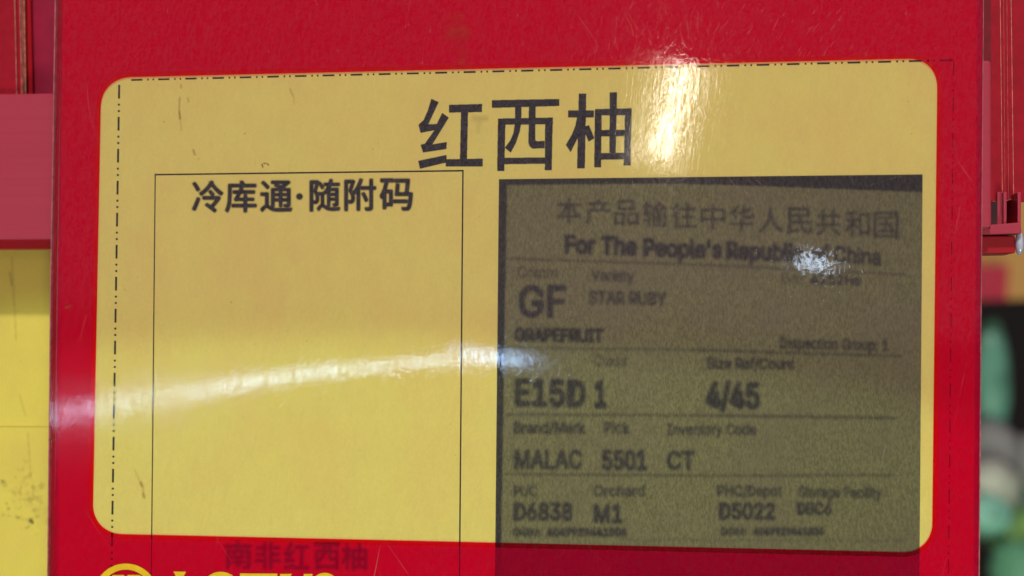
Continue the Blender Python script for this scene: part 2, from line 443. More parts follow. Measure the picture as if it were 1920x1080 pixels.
# outlines of the plain sans letters used on the print (advance, points, triangles)
GLYPH = {
 "'": (206, "78,318 70,509 136,509 128,318", "0,2,1 0,3,2"),
 '/': (249, "235,533 71,-76 14,-76 178,533", "2,0,3 2,1,0"),
 '0': (453, "227,-7 191,-3 158,7 130,24 105,48 85,77 69,113 57,155 50,202 48,254 50,306 57,353 69,395 85,431 106,461 130,484 159,502 191,512 227,516 262,512 295,502 323,484 348,461 368,431 384,395 396,353 403,306 405,254 403,202 396,155 384,113 368,77 348,48 323,24 295,7 263,-3 227,50 250,52 271,60 290,74 306,92 320,116 330,144 338,176 342,213 344,254 342,295 338,332 330,365 320,393 306,416 290,435 271,449 250,457 227,460 203,457 182,449 163,435 147,416 134,393 123,365 115,332 111,295 109,254 111,213 115,176 123,144 134,116 147,92 163,74 182,60 203,52", "17,19,18 16,19,17 16,20,19 15,20,16 15,21,20 14,21,15 14,22,21 14,54,22 54,53,22 53,23,22 13,55,14 55,54,14 13,56,55 52,23,53 13,57,56 51,23,52 13,58,57 50,23,51 50,24,23 12,58,13 12,59,58 49,24,50 11,59,12 49,25,24 11,60,59 48,25,49 11,61,60 47,25,48 10,61,11 47,26,25 10,62,61 46,26,47 9,62,10 46,27,26 9,63,62 45,27,46 8,63,9 8,64,63 44,27,45 44,28,27 8,65,64 43,28,44 7,65,8 43,29,28 7,66,65 42,29,43 6,66,7 42,30,29 6,67,66 41,30,42 40,30,41 6,68,67 5,68,6 40,31,30 5,69,68 39,31,40 39,32,31 4,69,5 4,70,69 38,32,39 4,71,70 37,32,38 36,32,37 4,36,71 4,32,36 4,33,32 3,33,4 2,33,3 2,34,33 2,35,34 1,35,2 1,0,35"),
 '1': (453, "76,0 76,55 391,55 391,0 276,509 276,0 212,0 212,448 209,448 86,358 86,427 198,509", "10,4,11 10,8,4 8,7,4 7,5,4 10,9,8 6,5,7 0,2,1 0,3,2"),
 '2': (453, "64,0 64,47 234,229 252,248 268,266 282,282 294,298 303,312 311,327 316,341 319,356 320,371 319,389 315,405 308,419 298,431 287,441 273,449 258,455 241,458 224,460 205,458 188,454 172,447 159,438 148,427 139,413 132,398 128,381 127,362 66,362 68,391 75,418 86,442 102,464 121,482 143,496 168,507 196,513 225,516 254,513 281,507 306,497 328,482 346,465 361,445 372,423 379,398 381,372 380,354 377,336 371,318 363,299 351,280 336,259 317,235 294,209 267,180 153,60 153,57 389,57 389,0", "38,40,39 38,41,40 37,41,38 37,42,41 36,42,37 36,43,42 35,43,36 35,44,43 34,44,35 34,20,44 20,19,44 19,45,44 33,21,34 21,20,34 18,45,19 33,22,21 17,45,18 33,23,22 16,45,17 33,24,23 16,46,45 32,24,33 15,46,16 32,25,24 14,46,15 32,26,25 14,47,46 13,47,14 31,26,32 31,27,26 12,47,13 12,48,47 31,28,27 30,28,31 11,48,12 30,29,28 11,49,48 10,49,11 9,49,10 9,50,49 8,50,9 8,51,50 7,51,8 7,52,51 6,52,7 6,53,52 5,53,6 4,53,5 4,54,53 3,54,4 3,55,54 2,55,3 2,56,55 1,56,2 1,57,56 1,58,57 1,59,58 1,60,59 1,61,60 0,61,1"),
 '3': (453, "218,-7 188,-5 159,1 133,10 108,22 88,38 70,57 57,79 48,104 44,132 109,132 112,115 118,100 126,87 137,76 150,66 165,59 182,54 200,51 219,50 239,51 258,55 275,61 291,69 304,80 315,93 323,108 328,125 329,145 328,163 323,180 316,196 306,211 292,223 275,234 254,241 229,246 201,248 157,248 157,299 288,448 288,452 70,452 70,509 372,509 372,461 211,278 211,289 247,290 279,286 308,276 333,262 354,244 371,222 383,198 391,173 393,145 390,116 383,90 370,66 354,45 333,27 309,12 281,2 251,-5", "42,44,43 42,45,44 42,41,45 41,40,45 40,46,45 39,47,40 47,46,40 38,47,39 47,49,48 38,49,47 38,50,49 38,51,50 38,37,51 37,52,51 36,52,37 35,52,36 35,53,52 34,53,35 33,53,34 32,53,33 32,54,53 31,54,32 31,55,54 30,55,31 29,55,30 29,56,55 28,56,29 27,56,28 27,57,56 8,10,9 8,11,10 26,57,27 26,58,57 8,12,11 25,58,26 7,12,8 7,13,12 24,58,25 24,59,58 7,14,13 23,59,24 6,14,7 6,15,14 22,59,23 6,16,15 22,60,59 21,60,22 6,17,16 5,17,6 20,60,21 5,18,17 19,60,20 5,19,18 5,60,19 5,61,60 4,61,5 4,62,61 3,62,4 3,63,62 2,63,3 2,64,63 1,64,2 1,0,64"),
 '4': (453, "40,105 40,158 247,509 311,509 109,166 109,163 413,163 413,105 282,0 282,121 282,146 282,318 343,318 343,0", "1,3,2 1,4,3 10,12,11 10,13,12 1,5,4 1,6,5 1,10,6 10,7,6 0,10,1 0,9,10 13,7,10 0,8,9 8,7,0 8,13,7"),
 '5': (453, "221,-7 192,-5 165,1 140,11 118,25 99,41 83,60 71,82 63,105 60,130 122,130 125,115 130,102 138,89 148,78 160,68 173,60 188,54 204,51 221,50 241,51 259,56 276,64 291,75 304,89 314,104 322,122 326,141 328,162 326,183 321,203 314,221 303,237 290,251 275,262 257,270 238,275 218,277 201,276 184,273 167,268 152,262 139,255 128,246 67,253 96,509 366,509 366,452 151,452 134,301 136,301 148,311 162,318 178,325 194,330 212,333 229,334 252,332 274,328 294,321 313,311 330,299 345,285 358,269 370,251 379,231 386,210 390,187 391,163 388,132 381,102 369,76 352,52 332,32 309,15 282,3 253,-4", "44,48,45 48,46,45 48,47,46 44,49,48 55,57,56 54,57,55 54,58,57 53,58,54 53,59,58 52,59,53 52,60,59 51,60,52 51,61,60 50,61,51 44,50,49 44,61,50 44,39,61 39,38,61 38,62,61 38,37,62 37,63,62 36,63,37 35,63,36 44,40,39 34,63,35 34,64,63 44,41,40 44,42,41 33,64,34 44,43,42 33,65,64 32,65,33 31,65,32 31,66,65 30,66,31 30,67,66 29,67,30 29,68,67 28,68,29 28,69,68 27,69,28 26,69,27 26,70,69 8,10,9 8,11,10 25,70,26 8,12,11 7,12,8 24,70,25 24,71,70 7,13,12 7,14,13 23,71,24 6,14,7 6,15,14 23,72,71 22,72,23 6,16,15 21,72,22 6,17,16 5,17,6 20,72,21 5,18,17 20,73,72 19,73,20 5,19,18 5,73,19 4,73,5 4,74,73 3,74,4 3,75,74 2,75,3 2,76,75 1,76,2 1,0,76"),
 '6': (453, "226,-7 196,-4 168,3 142,15 119,31 100,51 84,74 73,101 66,130 64,162 65,187 71,212 80,239 93,268 112,302 137,340 252,509 322,509 151,261 145,261 151,270 157,279 165,288 174,295 184,302 196,307 208,311 221,313 235,314 265,312 291,305 316,295 337,280 355,262 370,240 380,215 387,187 389,157 387,127 379,98 368,73 352,50 333,30 310,14 284,3 257,-4 226,48 245,50 263,55 279,63 293,73 304,86 314,101 322,119 326,137 327,157 326,178 322,196 314,213 304,228 293,241 279,251 263,259 245,264 226,265 207,264 190,259 174,252 160,241 148,229 138,214 131,197 126,179 125,158 126,138 131,119 138,102 148,86 160,73 174,63 190,55 207,50", "15,17,16 15,23,17 23,18,17 14,23,15 27,29,28 26,29,27 26,30,29 25,30,26 24,30,25 24,31,30 13,23,14 23,31,24 13,22,23 18,31,23 18,32,31 13,21,22 18,64,32 64,33,32 13,20,21 13,19,20 12,19,13 18,65,64 63,33,64 18,66,65 62,33,63 62,34,33 12,18,19 12,66,18 12,67,66 61,34,62 12,68,67 60,34,61 12,69,68 59,34,60 59,35,34 11,69,12 11,70,69 58,35,59 58,36,35 11,71,70 57,36,58 10,71,11 10,72,71 56,36,57 56,37,36 9,72,10 9,73,72 55,37,56 8,73,9 8,74,73 54,37,55 54,38,37 8,75,74 53,38,54 7,75,8 53,39,38 7,76,75 52,39,53 7,77,76 51,39,52 6,77,7 51,40,39 6,78,77 50,40,51 5,78,6 5,79,78 49,40,50 49,41,40 5,80,79 48,41,49 5,81,80 47,41,48 4,81,5 4,46,81 46,41,47 46,42,41 4,42,46 3,42,4 3,43,42 2,43,3 2,44,43 1,44,2 1,45,44 0,45,1"),
 '8': (453, "226,-7 193,-5 163,1 136,11 111,25 91,42 74,62 62,84 54,109 52,135 53,156 58,176 65,195 75,212 87,228 101,241 117,252 134,260 153,265 153,267 129,276 109,289 93,308 80,330 73,354 70,380 73,405 79,429 90,450 106,469 124,485 146,498 170,508 197,514 226,516 255,514 282,508 306,498 328,485 346,469 361,450 373,429 379,405 382,380 379,354 372,330 359,308 343,289 323,276 300,267 300,265 319,260 335,252 351,241 365,228 377,212 387,195 395,176 399,156 401,135 398,109 391,84 378,62 362,42 341,25 317,11 289,1 259,-5 226,49 248,50 267,54 285,60 300,69 313,79 323,91 331,106 335,121 337,139 335,157 330,173 322,189 312,202 298,213 283,223 265,230 247,234 226,235 206,234 187,230 169,223 154,213 140,202 130,189 122,173 117,157 115,139 117,121 121,106 129,91 139,79 152,69 167,60 185,54 205,50 226,290 244,291 260,294 274,300 287,308 298,318 307,330 314,344 318,359 319,376 318,392 314,407 308,420 299,432 288,442 275,449 260,455 244,459 226,460 208,459 192,455 177,449 164,442 153,432 145,420 138,407 134,392 133,376 134,359 138,344 145,330 154,318 165,308 178,300 193,294 209,291", "33,35,34 32,35,33 32,36,35 31,36,32 31,37,36 30,37,31 30,38,37 29,38,30 29,39,38 28,123,29 123,39,29 123,122,39 122,121,39 121,40,39 28,124,123 120,40,121 28,125,124 119,40,120 27,125,28 119,41,40 27,126,125 118,41,119 27,127,126 117,41,118 116,41,117 27,128,127 26,128,27 116,42,41 26,129,128 115,42,116 26,130,129 114,42,115 25,130,26 114,43,42 25,131,130 113,43,114 24,131,25 113,44,43 24,132,131 112,44,113 24,133,132 111,44,112 111,45,44 23,133,24 23,134,133 110,45,111 23,135,134 109,45,110 109,46,45 22,135,23 22,136,135 108,46,109 22,137,136 107,46,108 107,47,46 21,137,22 21,138,137 106,47,107 21,139,138 105,47,106 21,104,139 104,47,105 21,47,104 21,48,47 20,48,21 20,49,48 19,49,20 18,49,19 18,50,49 17,50,18 17,51,50 16,51,17 16,52,51 15,52,16 15,53,52 14,86,15 86,53,15 86,54,53 14,87,86 85,54,86 14,88,87 84,54,85 14,89,88 83,54,84 13,89,14 83,55,54 13,90,89 82,55,83 13,91,90 81,55,82 12,91,13 81,56,55 12,92,91 80,56,81 11,92,12 80,57,56 11,93,92 79,57,80 79,58,57 10,93,11 10,94,93 78,58,79 10,95,94 77,58,78 77,59,58 9,95,10 9,96,95 76,59,77 8,96,9 76,60,59 8,97,96 75,60,76 75,61,60 7,97,8 7,98,97 74,61,75 7,99,98 73,61,74 6,99,7 73,62,61 6,100,99 72,62,73 6,101,100 71,62,72 5,101,6 71,63,62 5,102,101 70,63,71 5,103,102 69,63,70 5,68,103 68,63,69 5,63,68 4,63,5 4,64,63 4,65,64 3,65,4 2,65,3 2,66,65 1,66,2 1,67,66 0,67,1"),
 '9': (453, "226,516 256,513 285,506 310,494 333,478 352,458 368,434 380,408 387,378 389,347 387,322 382,296 373,270 359,240 340,207 315,168 200,0 130,0 301,248 307,248 302,238 295,229 287,221 278,214 268,207 257,202 245,198 232,195 218,195 188,197 161,203 137,214 116,229 98,247 83,269 72,294 66,321 64,352 66,382 73,411 85,436 101,459 120,479 143,494 168,506 196,513 226,460 207,459 190,454 174,446 160,435 148,423 138,407 131,390 127,372 125,352 127,331 131,313 138,295 148,280 160,268 174,257 190,250 207,245 226,243 245,245 263,249 279,257 293,267 305,280 314,295 322,312 326,330 327,350 326,371 322,390 314,407 305,422 293,435 279,446 263,454 245,459", "45,1,0 44,1,45 44,2,1 43,2,44 43,3,2 42,3,43 42,4,3 41,4,42 41,46,4 46,5,4 41,47,46 81,5,46 40,47,41 40,48,47 80,5,81 80,6,5 40,49,48 79,6,80 40,50,49 78,6,79 39,50,40 39,51,50 77,6,78 77,7,6 39,52,51 76,7,77 38,52,39 76,8,7 38,53,52 75,8,76 38,54,53 74,8,75 37,54,38 74,9,8 37,55,54 73,9,74 36,55,37 36,56,55 72,9,73 72,10,9 36,57,56 71,10,72 71,11,10 35,57,36 35,58,57 70,11,71 70,12,11 35,59,58 69,12,70 34,59,35 34,60,59 68,12,69 68,13,12 33,60,34 33,61,60 67,13,68 33,62,61 66,19,67 19,13,67 33,63,62 65,18,66 18,19,66 65,24,18 24,17,18 20,13,19 32,63,33 32,64,63 64,24,65 32,24,64 20,14,13 21,14,20 22,14,21 31,24,32 23,14,22 30,24,31 24,14,23 30,25,24 17,14,24 17,15,14 29,25,30 29,26,25 29,27,26 28,27,29 17,16,15"),
 ':': (188, "95,271 83,272 73,277 63,284 55,294 51,304 50,316 51,328 55,339 63,349 73,356 83,360 95,362 107,360 118,356 128,349 135,339 140,328 141,316 140,304 135,294 128,284 118,277 107,272 95,-4 83,-3 73,1 63,9 55,18 51,29 50,41 51,53 55,64 63,73 73,81 83,85 95,87 107,85 118,81 128,73 135,64 140,53 141,41 140,29 135,18 128,9 118,1 107,-3", "35,37,36 34,37,35 34,38,37 34,39,38 33,39,34 32,39,33 32,40,39 31,40,32 31,41,40 30,41,31 30,42,41 29,42,30 29,43,42 28,43,29 28,44,43 27,44,28 27,45,44 26,45,27 26,46,45 25,46,26 25,47,46 24,47,25 11,13,12 11,14,13 10,14,11 10,15,14 9,15,10 8,15,9 8,16,15 7,16,8 7,17,16 6,17,7 6,18,17 5,18,6 5,19,18 5,20,19 4,20,5 3,20,4 3,21,20 2,21,3 2,22,21 2,23,22 1,23,2 1,0,23"),
 'A': (479, "16,0 201,509 276,509 463,0 395,0 287,302 280,323 272,346 264,372 255,402 244,438 232,478 245,478 233,437 222,402 213,371 204,345 197,322 191,302 85,0 110,142 110,199 370,199 370,142", "0,11,1 11,2,1 11,12,2 12,3,2 0,21,11 21,13,11 13,10,11 13,10,12 10,22,12 22,3,12 9,22,10 21,14,13 8,22,9 21,15,14 7,22,8 21,16,15 6,22,7 21,17,16 5,22,6 21,18,17 21,20,18 20,19,18 4,23,5 23,22,5 0,20,21 20,22,21 20,23,22 23,3,22 0,19,20 4,3,23"),
 'B': (456, "60,0 60,509 241,509 274,507 304,501 329,491 350,477 367,461 381,442 390,421 396,398 398,374 397,353 393,336 387,320 378,307 368,295 356,286 343,278 329,272 315,267 315,262 331,260 347,254 363,245 378,234 391,220 402,203 411,184 416,161 418,136 416,111 410,88 400,67 386,48 368,31 344,18 317,8 284,2 247,0 125,57 245,57 281,60 309,67 330,80 344,96 353,115 355,137 354,153 350,169 342,184 333,197 320,209 306,218 289,225 269,229 248,231 125,231 125,285 238,285 256,287 273,290 288,296 302,304 314,314 323,326 330,340 335,355 336,372 333,393 326,412 313,429 294,442 270,449 240,452 125,452", "0,75,1 75,2,1 75,3,2 75,4,3 75,5,4 75,6,5 75,7,6 75,74,7 74,8,7 0,58,75 73,8,74 72,8,73 72,9,8 71,9,72 70,9,71 70,10,9 69,10,70 69,11,10 68,11,69 68,12,11 67,12,68 66,12,67 66,13,12 65,13,66 65,14,13 64,14,65 64,15,14 63,15,64 63,16,15 62,16,63 61,16,62 61,17,16 60,17,61 59,17,60 59,18,17 0,57,58 57,59,58 57,18,59 57,19,18 57,20,19 57,21,20 57,22,21 57,23,22 57,24,23 57,25,24 57,56,25 56,55,25 55,26,25 0,40,57 54,26,55 53,26,54 53,27,26 52,27,53 51,27,52 51,28,27 50,28,51 49,28,50 49,29,28 48,29,49 48,30,29 47,30,48 46,30,47 46,31,30 45,31,46 45,32,31 44,32,45 44,33,32 43,33,44 42,33,43 42,34,33 41,34,42 0,41,40 0,34,41 0,35,34 0,36,35 0,37,36 0,38,37 0,39,38"),
 'C': (510, "267,-7 225,-3 186,7 150,25 119,49 92,79 70,115 53,157 44,203 40,254 44,305 53,352 70,393 92,429 119,459 150,484 186,501 225,512 267,516 293,514 317,511 340,504 362,496 383,485 402,471 419,456 435,438 448,418 459,397 467,373 473,348 408,348 404,365 397,380 389,395 380,407 369,418 357,428 344,437 330,444 315,449 300,453 284,455 267,456 237,453 209,445 184,432 161,414 141,391 125,364 113,332 106,295 103,254 106,213 113,177 125,145 141,117 161,94 184,76 210,63 237,56 267,53 284,54 300,56 315,60 330,65 344,72 357,81 369,90 380,102 389,114 397,128 404,144 408,160 473,160 467,135 459,112 448,91 435,71 420,53 402,38 383,24 363,13 341,5 317,-2 293,-6", "17,19,18 17,20,19 16,20,17 16,21,20 16,22,21 15,22,16 15,23,22 15,24,23 14,24,15 14,25,24 13,44,14 44,43,14 43,25,14 42,25,43 42,26,25 41,26,42 13,45,44 40,26,41 39,26,40 13,46,45 38,26,39 38,27,26 37,27,38 13,47,46 12,47,13 36,27,37 35,27,36 35,28,27 12,48,47 34,28,35 34,29,28 33,29,34 11,48,12 11,49,48 32,29,33 32,30,29 31,30,32 11,50,49 10,50,11 10,51,50 9,51,10 9,52,51 8,52,9 8,53,52 8,54,53 7,54,8 7,55,54 72,74,73 72,75,74 6,55,7 6,56,55 71,75,72 71,76,75 70,76,71 6,57,56 5,57,6 69,76,70 69,77,76 68,77,69 5,58,57 68,78,77 67,78,68 66,78,67 4,58,5 4,59,58 65,78,66 65,79,78 64,79,65 4,60,59 63,79,64 62,79,63 4,61,60 61,79,62 61,80,79 4,80,61 3,80,4 3,81,80 2,81,3 2,82,81 2,83,82 1,83,2 1,84,83 1,85,84 0,85,1"),
 'D': (502, "219,0 96,0 96,57 215,57 254,60 288,68 318,81 343,99 363,122 379,149 390,181 397,216 399,255 397,294 390,329 379,361 364,388 344,410 320,428 291,441 258,449 221,452 93,452 93,509 225,509 273,505 315,495 353,478 385,455 412,426 433,391 449,351 458,306 462,255 458,205 449,159 433,119 411,83 384,54 351,31 312,14 268,3 125,509 125,0 60,0 60,509", "44,23,45 23,42,45 44,22,23 42,24,23 43,24,42 43,21,24 21,25,24 21,26,25 21,27,26 21,28,27 21,20,28 20,29,28 44,21,22 44,2,21 2,43,21 19,29,20 18,29,19 17,29,18 17,30,29 16,30,17 16,31,30 15,31,16 14,31,15 14,32,31 13,32,14 13,33,32 12,33,13 11,33,12 11,34,33 10,34,11 10,35,34 9,35,10 9,36,35 8,36,9 7,36,8 7,37,36 6,37,7 6,38,37 5,38,6 4,38,5 3,38,4 44,1,2 43,3,2 43,38,3 43,39,38 43,40,39 43,41,40 43,0,41 1,43,44 43,0,1"),
 'E': (418, "60,0 60,509 372,509 372,452 125,452 125,286 355,286 355,229 125,229 125,57 375,57 375,0", "0,4,1 4,2,1 4,3,2 0,5,4 0,8,5 8,6,5 8,7,6 0,9,8 0,10,9 0,11,10"),
 'F': (410, "60,0 60,509 369,509 369,452 125,452 125,278 346,278 346,221 125,221 125,0", "0,4,1 4,2,1 4,3,2 0,5,4 0,8,5 8,6,5 8,7,6 0,9,8"),
 'G': (520, "269,-7 225,-3 185,7 149,25 118,49 91,79 69,116 53,157 43,203 40,254 43,305 53,352 69,393 91,429 117,459 149,484 184,501 223,512 265,516 291,514 316,510 340,504 363,494 384,483 403,469 421,453 436,436 449,416 460,395 468,373 474,349 408,349 402,365 395,379 387,393 378,406 368,417 356,427 344,436 330,443 315,448 300,453 283,455 265,456 236,453 209,445 183,432 160,414 141,392 125,364 113,332 106,295 103,254 106,213 113,177 125,145 141,117 161,95 184,76 210,63 238,56 269,53 296,55 322,61 345,71 365,85 382,102 396,123 407,147 413,173 415,202 434,199 283,199 283,256 478,256 478,200 475,160 466,124 451,91 431,62 406,38 377,19 344,5 308,-4", "17,19,18 17,20,19 16,20,17 16,21,20 16,22,21 15,22,16 15,23,22 14,23,15 14,24,23 14,25,24 13,44,14 44,43,14 43,25,14 42,25,43 41,25,42 41,26,25 13,45,44 40,26,41 39,26,40 13,46,45 38,26,39 38,27,26 37,27,38 13,47,46 12,47,13 36,27,37 35,27,36 35,28,27 12,48,47 34,28,35 34,29,28 11,48,12 33,29,34 11,49,48 32,29,33 32,30,29 31,30,32 11,50,49 10,50,11 10,51,50 9,51,10 9,52,51 72,74,73 72,70,74 70,75,74 8,52,9 8,53,52 8,54,53 7,54,8 72,69,70 71,75,70 71,76,75 69,71,72 69,76,71 7,55,54 68,76,69 68,77,76 6,55,7 67,77,68 6,56,55 67,78,77 66,78,67 6,57,56 5,57,6 65,78,66 5,58,57 65,79,78 64,79,65 4,58,5 4,59,58 63,79,64 4,60,59 63,80,79 62,80,63 4,61,60 61,80,62 4,80,61 3,80,4 3,81,80 2,81,3 2,82,81 1,82,2 1,83,82 0,83,1"),
 'H': (517, "60,0 60,509 125,509 125,289 392,289 392,509 457,509 457,0 392,0 392,232 125,232 125,0", "0,2,1 0,3,2 4,6,5 4,7,6 0,10,3 10,4,3 10,9,4 9,7,4 0,11,10 8,7,9"),
 'I': (300, "31,0 31,57 118,57 118,452 31,452 31,509 269,509 269,452 183,452 183,57 269,57 269,0", "4,6,5 4,7,6 3,7,4 2,8,3 8,7,3 2,9,8 0,2,1 0,9,2 0,10,9 0,11,10"),
 'L': (393, "60,0 60,509 125,509 125,57 361,57 361,0", "0,2,1 0,3,2 0,4,3 0,5,4"),
 'M': (628, "60,0 60,509 152,509 277,187 280,179 284,170 287,159 291,147 295,135 299,123 303,110 307,97 311,84 315,71 319,60 322,49 307,49 311,59 314,71 318,83 322,95 326,108 330,121 334,134 338,146 342,158 346,169 349,179 352,187 476,509 568,509 568,0 504,0 504,291 504,302 504,314 504,327 505,340 505,354 505,369 505,383 506,398 506,413 506,428 507,443 507,457 513,457 508,441 503,425 498,409 492,393 487,378 482,363 477,348 472,335 467,322 463,310 459,300 456,291 342,0 286,0 170,291 167,300 163,310 159,321 155,333 150,347 145,361 140,376 134,392 129,408 124,424 118,441 112,457 119,457 119,444 120,430 120,416 120,401 121,386 121,372 121,357 121,342 122,328 122,315 122,302 122,291 122,0", "0,73,1 73,2,1 73,74,2 74,3,2 28,45,29 45,30,29 45,46,30 46,31,30 0,72,73 75,3,74 28,44,45 47,31,46 76,3,75 28,48,44 48,43,44 48,43,47 43,31,47 0,76,72 76,71,72 0,77,76 71,3,76 42,31,43 28,49,48 70,3,71 0,78,77 41,31,42 28,50,49 69,3,70 0,79,78 40,31,41 28,51,50 68,3,69 0,80,79 39,31,40 28,52,51 67,3,68 0,81,80 38,31,39 28,53,52 66,3,67 0,82,81 37,31,38 28,54,53 65,3,66 0,83,82 36,31,37 28,55,54 64,3,65 0,84,83 35,31,36 28,56,55 63,3,64 0,85,84 34,31,35 28,57,56 62,3,63 0,86,85 33,31,34 28,58,57 61,3,62 0,87,86 60,3,61 28,59,58 32,31,33 60,4,3 27,59,28 60,5,4 26,59,27 60,6,5 25,59,26 60,7,6 24,59,25 60,8,7 23,59,24 60,9,8 22,59,23 60,10,9 21,59,22 60,11,10 20,59,21 60,12,11 19,59,20 60,18,12 18,13,12 18,13,19 13,59,19 14,59,13 60,17,18 15,59,14 60,16,17 60,15,16 60,59,15"),
 'N': (523, "60,0 60,509 136,509 343,183 349,174 355,163 363,151 371,137 379,122 388,107 396,90 405,73 414,55 405,54 403,72 402,90 401,108 400,126 399,142 399,157 399,171 399,184 399,195 399,509 463,509 463,0 387,0 202,290 194,303 186,317 177,331 168,346 159,363 148,381 136,402 123,425 108,452 119,454 120,429 121,406 122,384 123,363 124,345 124,328 125,313 125,301 125,291 125,0", "0,36,1 36,2,1 36,37,2 37,3,2 22,24,23 22,25,24 38,3,37 0,38,36 38,35,36 0,39,38 35,3,38 34,3,35 0,40,39 33,3,34 0,41,40 32,3,33 0,42,41 31,3,32 30,3,31 0,43,42 29,3,30 0,44,43 28,3,29 0,45,44 27,3,28 0,46,45 0,47,46 26,3,27 21,25,22 20,25,21 26,4,3 26,5,4 19,25,20 26,6,5 18,25,19 26,7,6 17,25,18 26,8,7 16,25,17 26,9,8 15,25,16 26,10,9 14,11,15 11,25,15 26,14,10 14,11,10 12,25,11 26,13,14 13,25,12 26,25,13"),
 'O': (533, "267,-7 225,-3 186,7 150,25 119,49 92,79 70,115 53,157 44,203 40,254 44,305 53,352 70,393 92,429 119,459 150,484 186,501 225,512 267,516 309,512 348,501 384,484 415,459 442,429 464,393 480,352 490,305 493,254 490,203 480,157 464,115 442,79 415,49 384,25 348,7 309,-3 267,53 296,55 324,63 349,76 372,94 392,116 408,144 420,176 428,213 430,254 428,295 420,332 408,365 392,392 372,415 349,433 324,446 296,453 267,456 237,453 210,445 184,433 161,415 142,392 125,364 113,332 106,295 103,254 106,213 113,176 125,144 142,117 161,94 184,76 210,63 237,55", "17,19,18 16,19,17 16,20,19 15,20,16 15,21,20 14,21,15 14,22,21 13,55,14 55,54,14 54,22,14 54,53,22 53,23,22 52,23,53 13,56,55 51,23,52 13,57,56 50,23,51 13,58,57 50,24,23 12,58,13 49,24,50 12,59,58 11,59,12 49,25,24 48,25,49 11,60,59 47,25,48 11,61,60 10,61,11 47,26,25 46,26,47 10,62,61 9,62,10 46,27,26 45,27,46 9,63,62 8,63,9 8,64,63 44,27,45 44,28,27 8,65,64 43,28,44 7,65,8 43,29,28 7,66,65 42,29,43 6,66,7 42,30,29 6,67,66 41,30,42 6,68,67 40,30,41 5,68,6 40,31,30 5,69,68 39,31,40 39,32,31 4,69,5 4,70,69 38,32,39 4,71,70 37,32,38 4,36,71 36,32,37 4,32,36 4,33,32 3,33,4 2,33,3 2,34,33 1,34,2 1,35,34 1,0,35"),
 'P': (444, "60,0 60,509 235,509 272,506 305,499 332,487 356,471 375,452 390,430 400,404 407,377 409,348 407,318 400,291 390,265 375,243 356,223 332,207 305,195 272,188 235,186 109,186 109,242 233,242 257,244 279,248 297,256 312,266 324,279 333,294 339,310 343,328 344,348 343,367 339,385 333,402 324,416 312,428 297,439 279,446 257,451 232,452 125,452 125,0", "0,42,1 42,2,1 42,3,2 42,4,3 42,5,4 42,6,5 42,7,6 42,41,7 41,40,7 40,8,7 0,22,42 22,43,42 39,8,40 38,8,39 37,8,38 37,9,8 36,9,37 35,9,36 35,10,9 34,10,35 33,10,34 33,11,10 32,11,33 31,11,32 31,12,11 30,12,31 30,13,12 29,13,30 28,13,29 28,14,13 27,14,28 26,14,27 26,15,14 25,15,26 24,15,25 23,15,24 23,16,15 0,21,22 43,23,22 43,20,23 20,16,23 20,17,16 20,18,17 20,19,18 0,20,21 0,43,20"),
 'R': (449, "60,0 60,509 236,509 273,506 305,500 333,489 356,473 376,455 390,433 401,408 407,381 409,352 407,323 401,296 390,271 376,250 356,232 333,217 305,206 273,200 236,198 96,198 96,255 234,255 258,256 280,260 298,267 313,276 325,287 334,300 340,316 344,333 345,352 344,371 340,389 334,405 325,419 313,430 298,440 279,446 258,451 233,452 125,452 125,0 353,0 230,229 303,229 428,0", "0,22,1 22,42,1 42,2,1 42,3,2 42,4,3 42,5,4 42,6,5 42,7,6 42,41,7 41,40,7 40,8,7 22,43,42 39,8,40 38,8,39 37,8,38 37,9,8 36,9,37 35,9,36 35,10,9 34,10,35 33,10,34 33,11,10 32,11,33 31,11,32 31,12,11 30,12,31 30,13,12 29,13,30 28,13,29 28,14,13 27,14,28 26,14,27 26,15,14 25,15,26 24,15,25 23,15,24 0,21,22 43,23,22 43,45,23 45,15,23 45,16,15 45,46,16 46,17,16 43,20,45 20,44,45 47,17,46 18,47,17 19,47,18 20,47,19 0,20,21 0,43,20 44,47,20"),
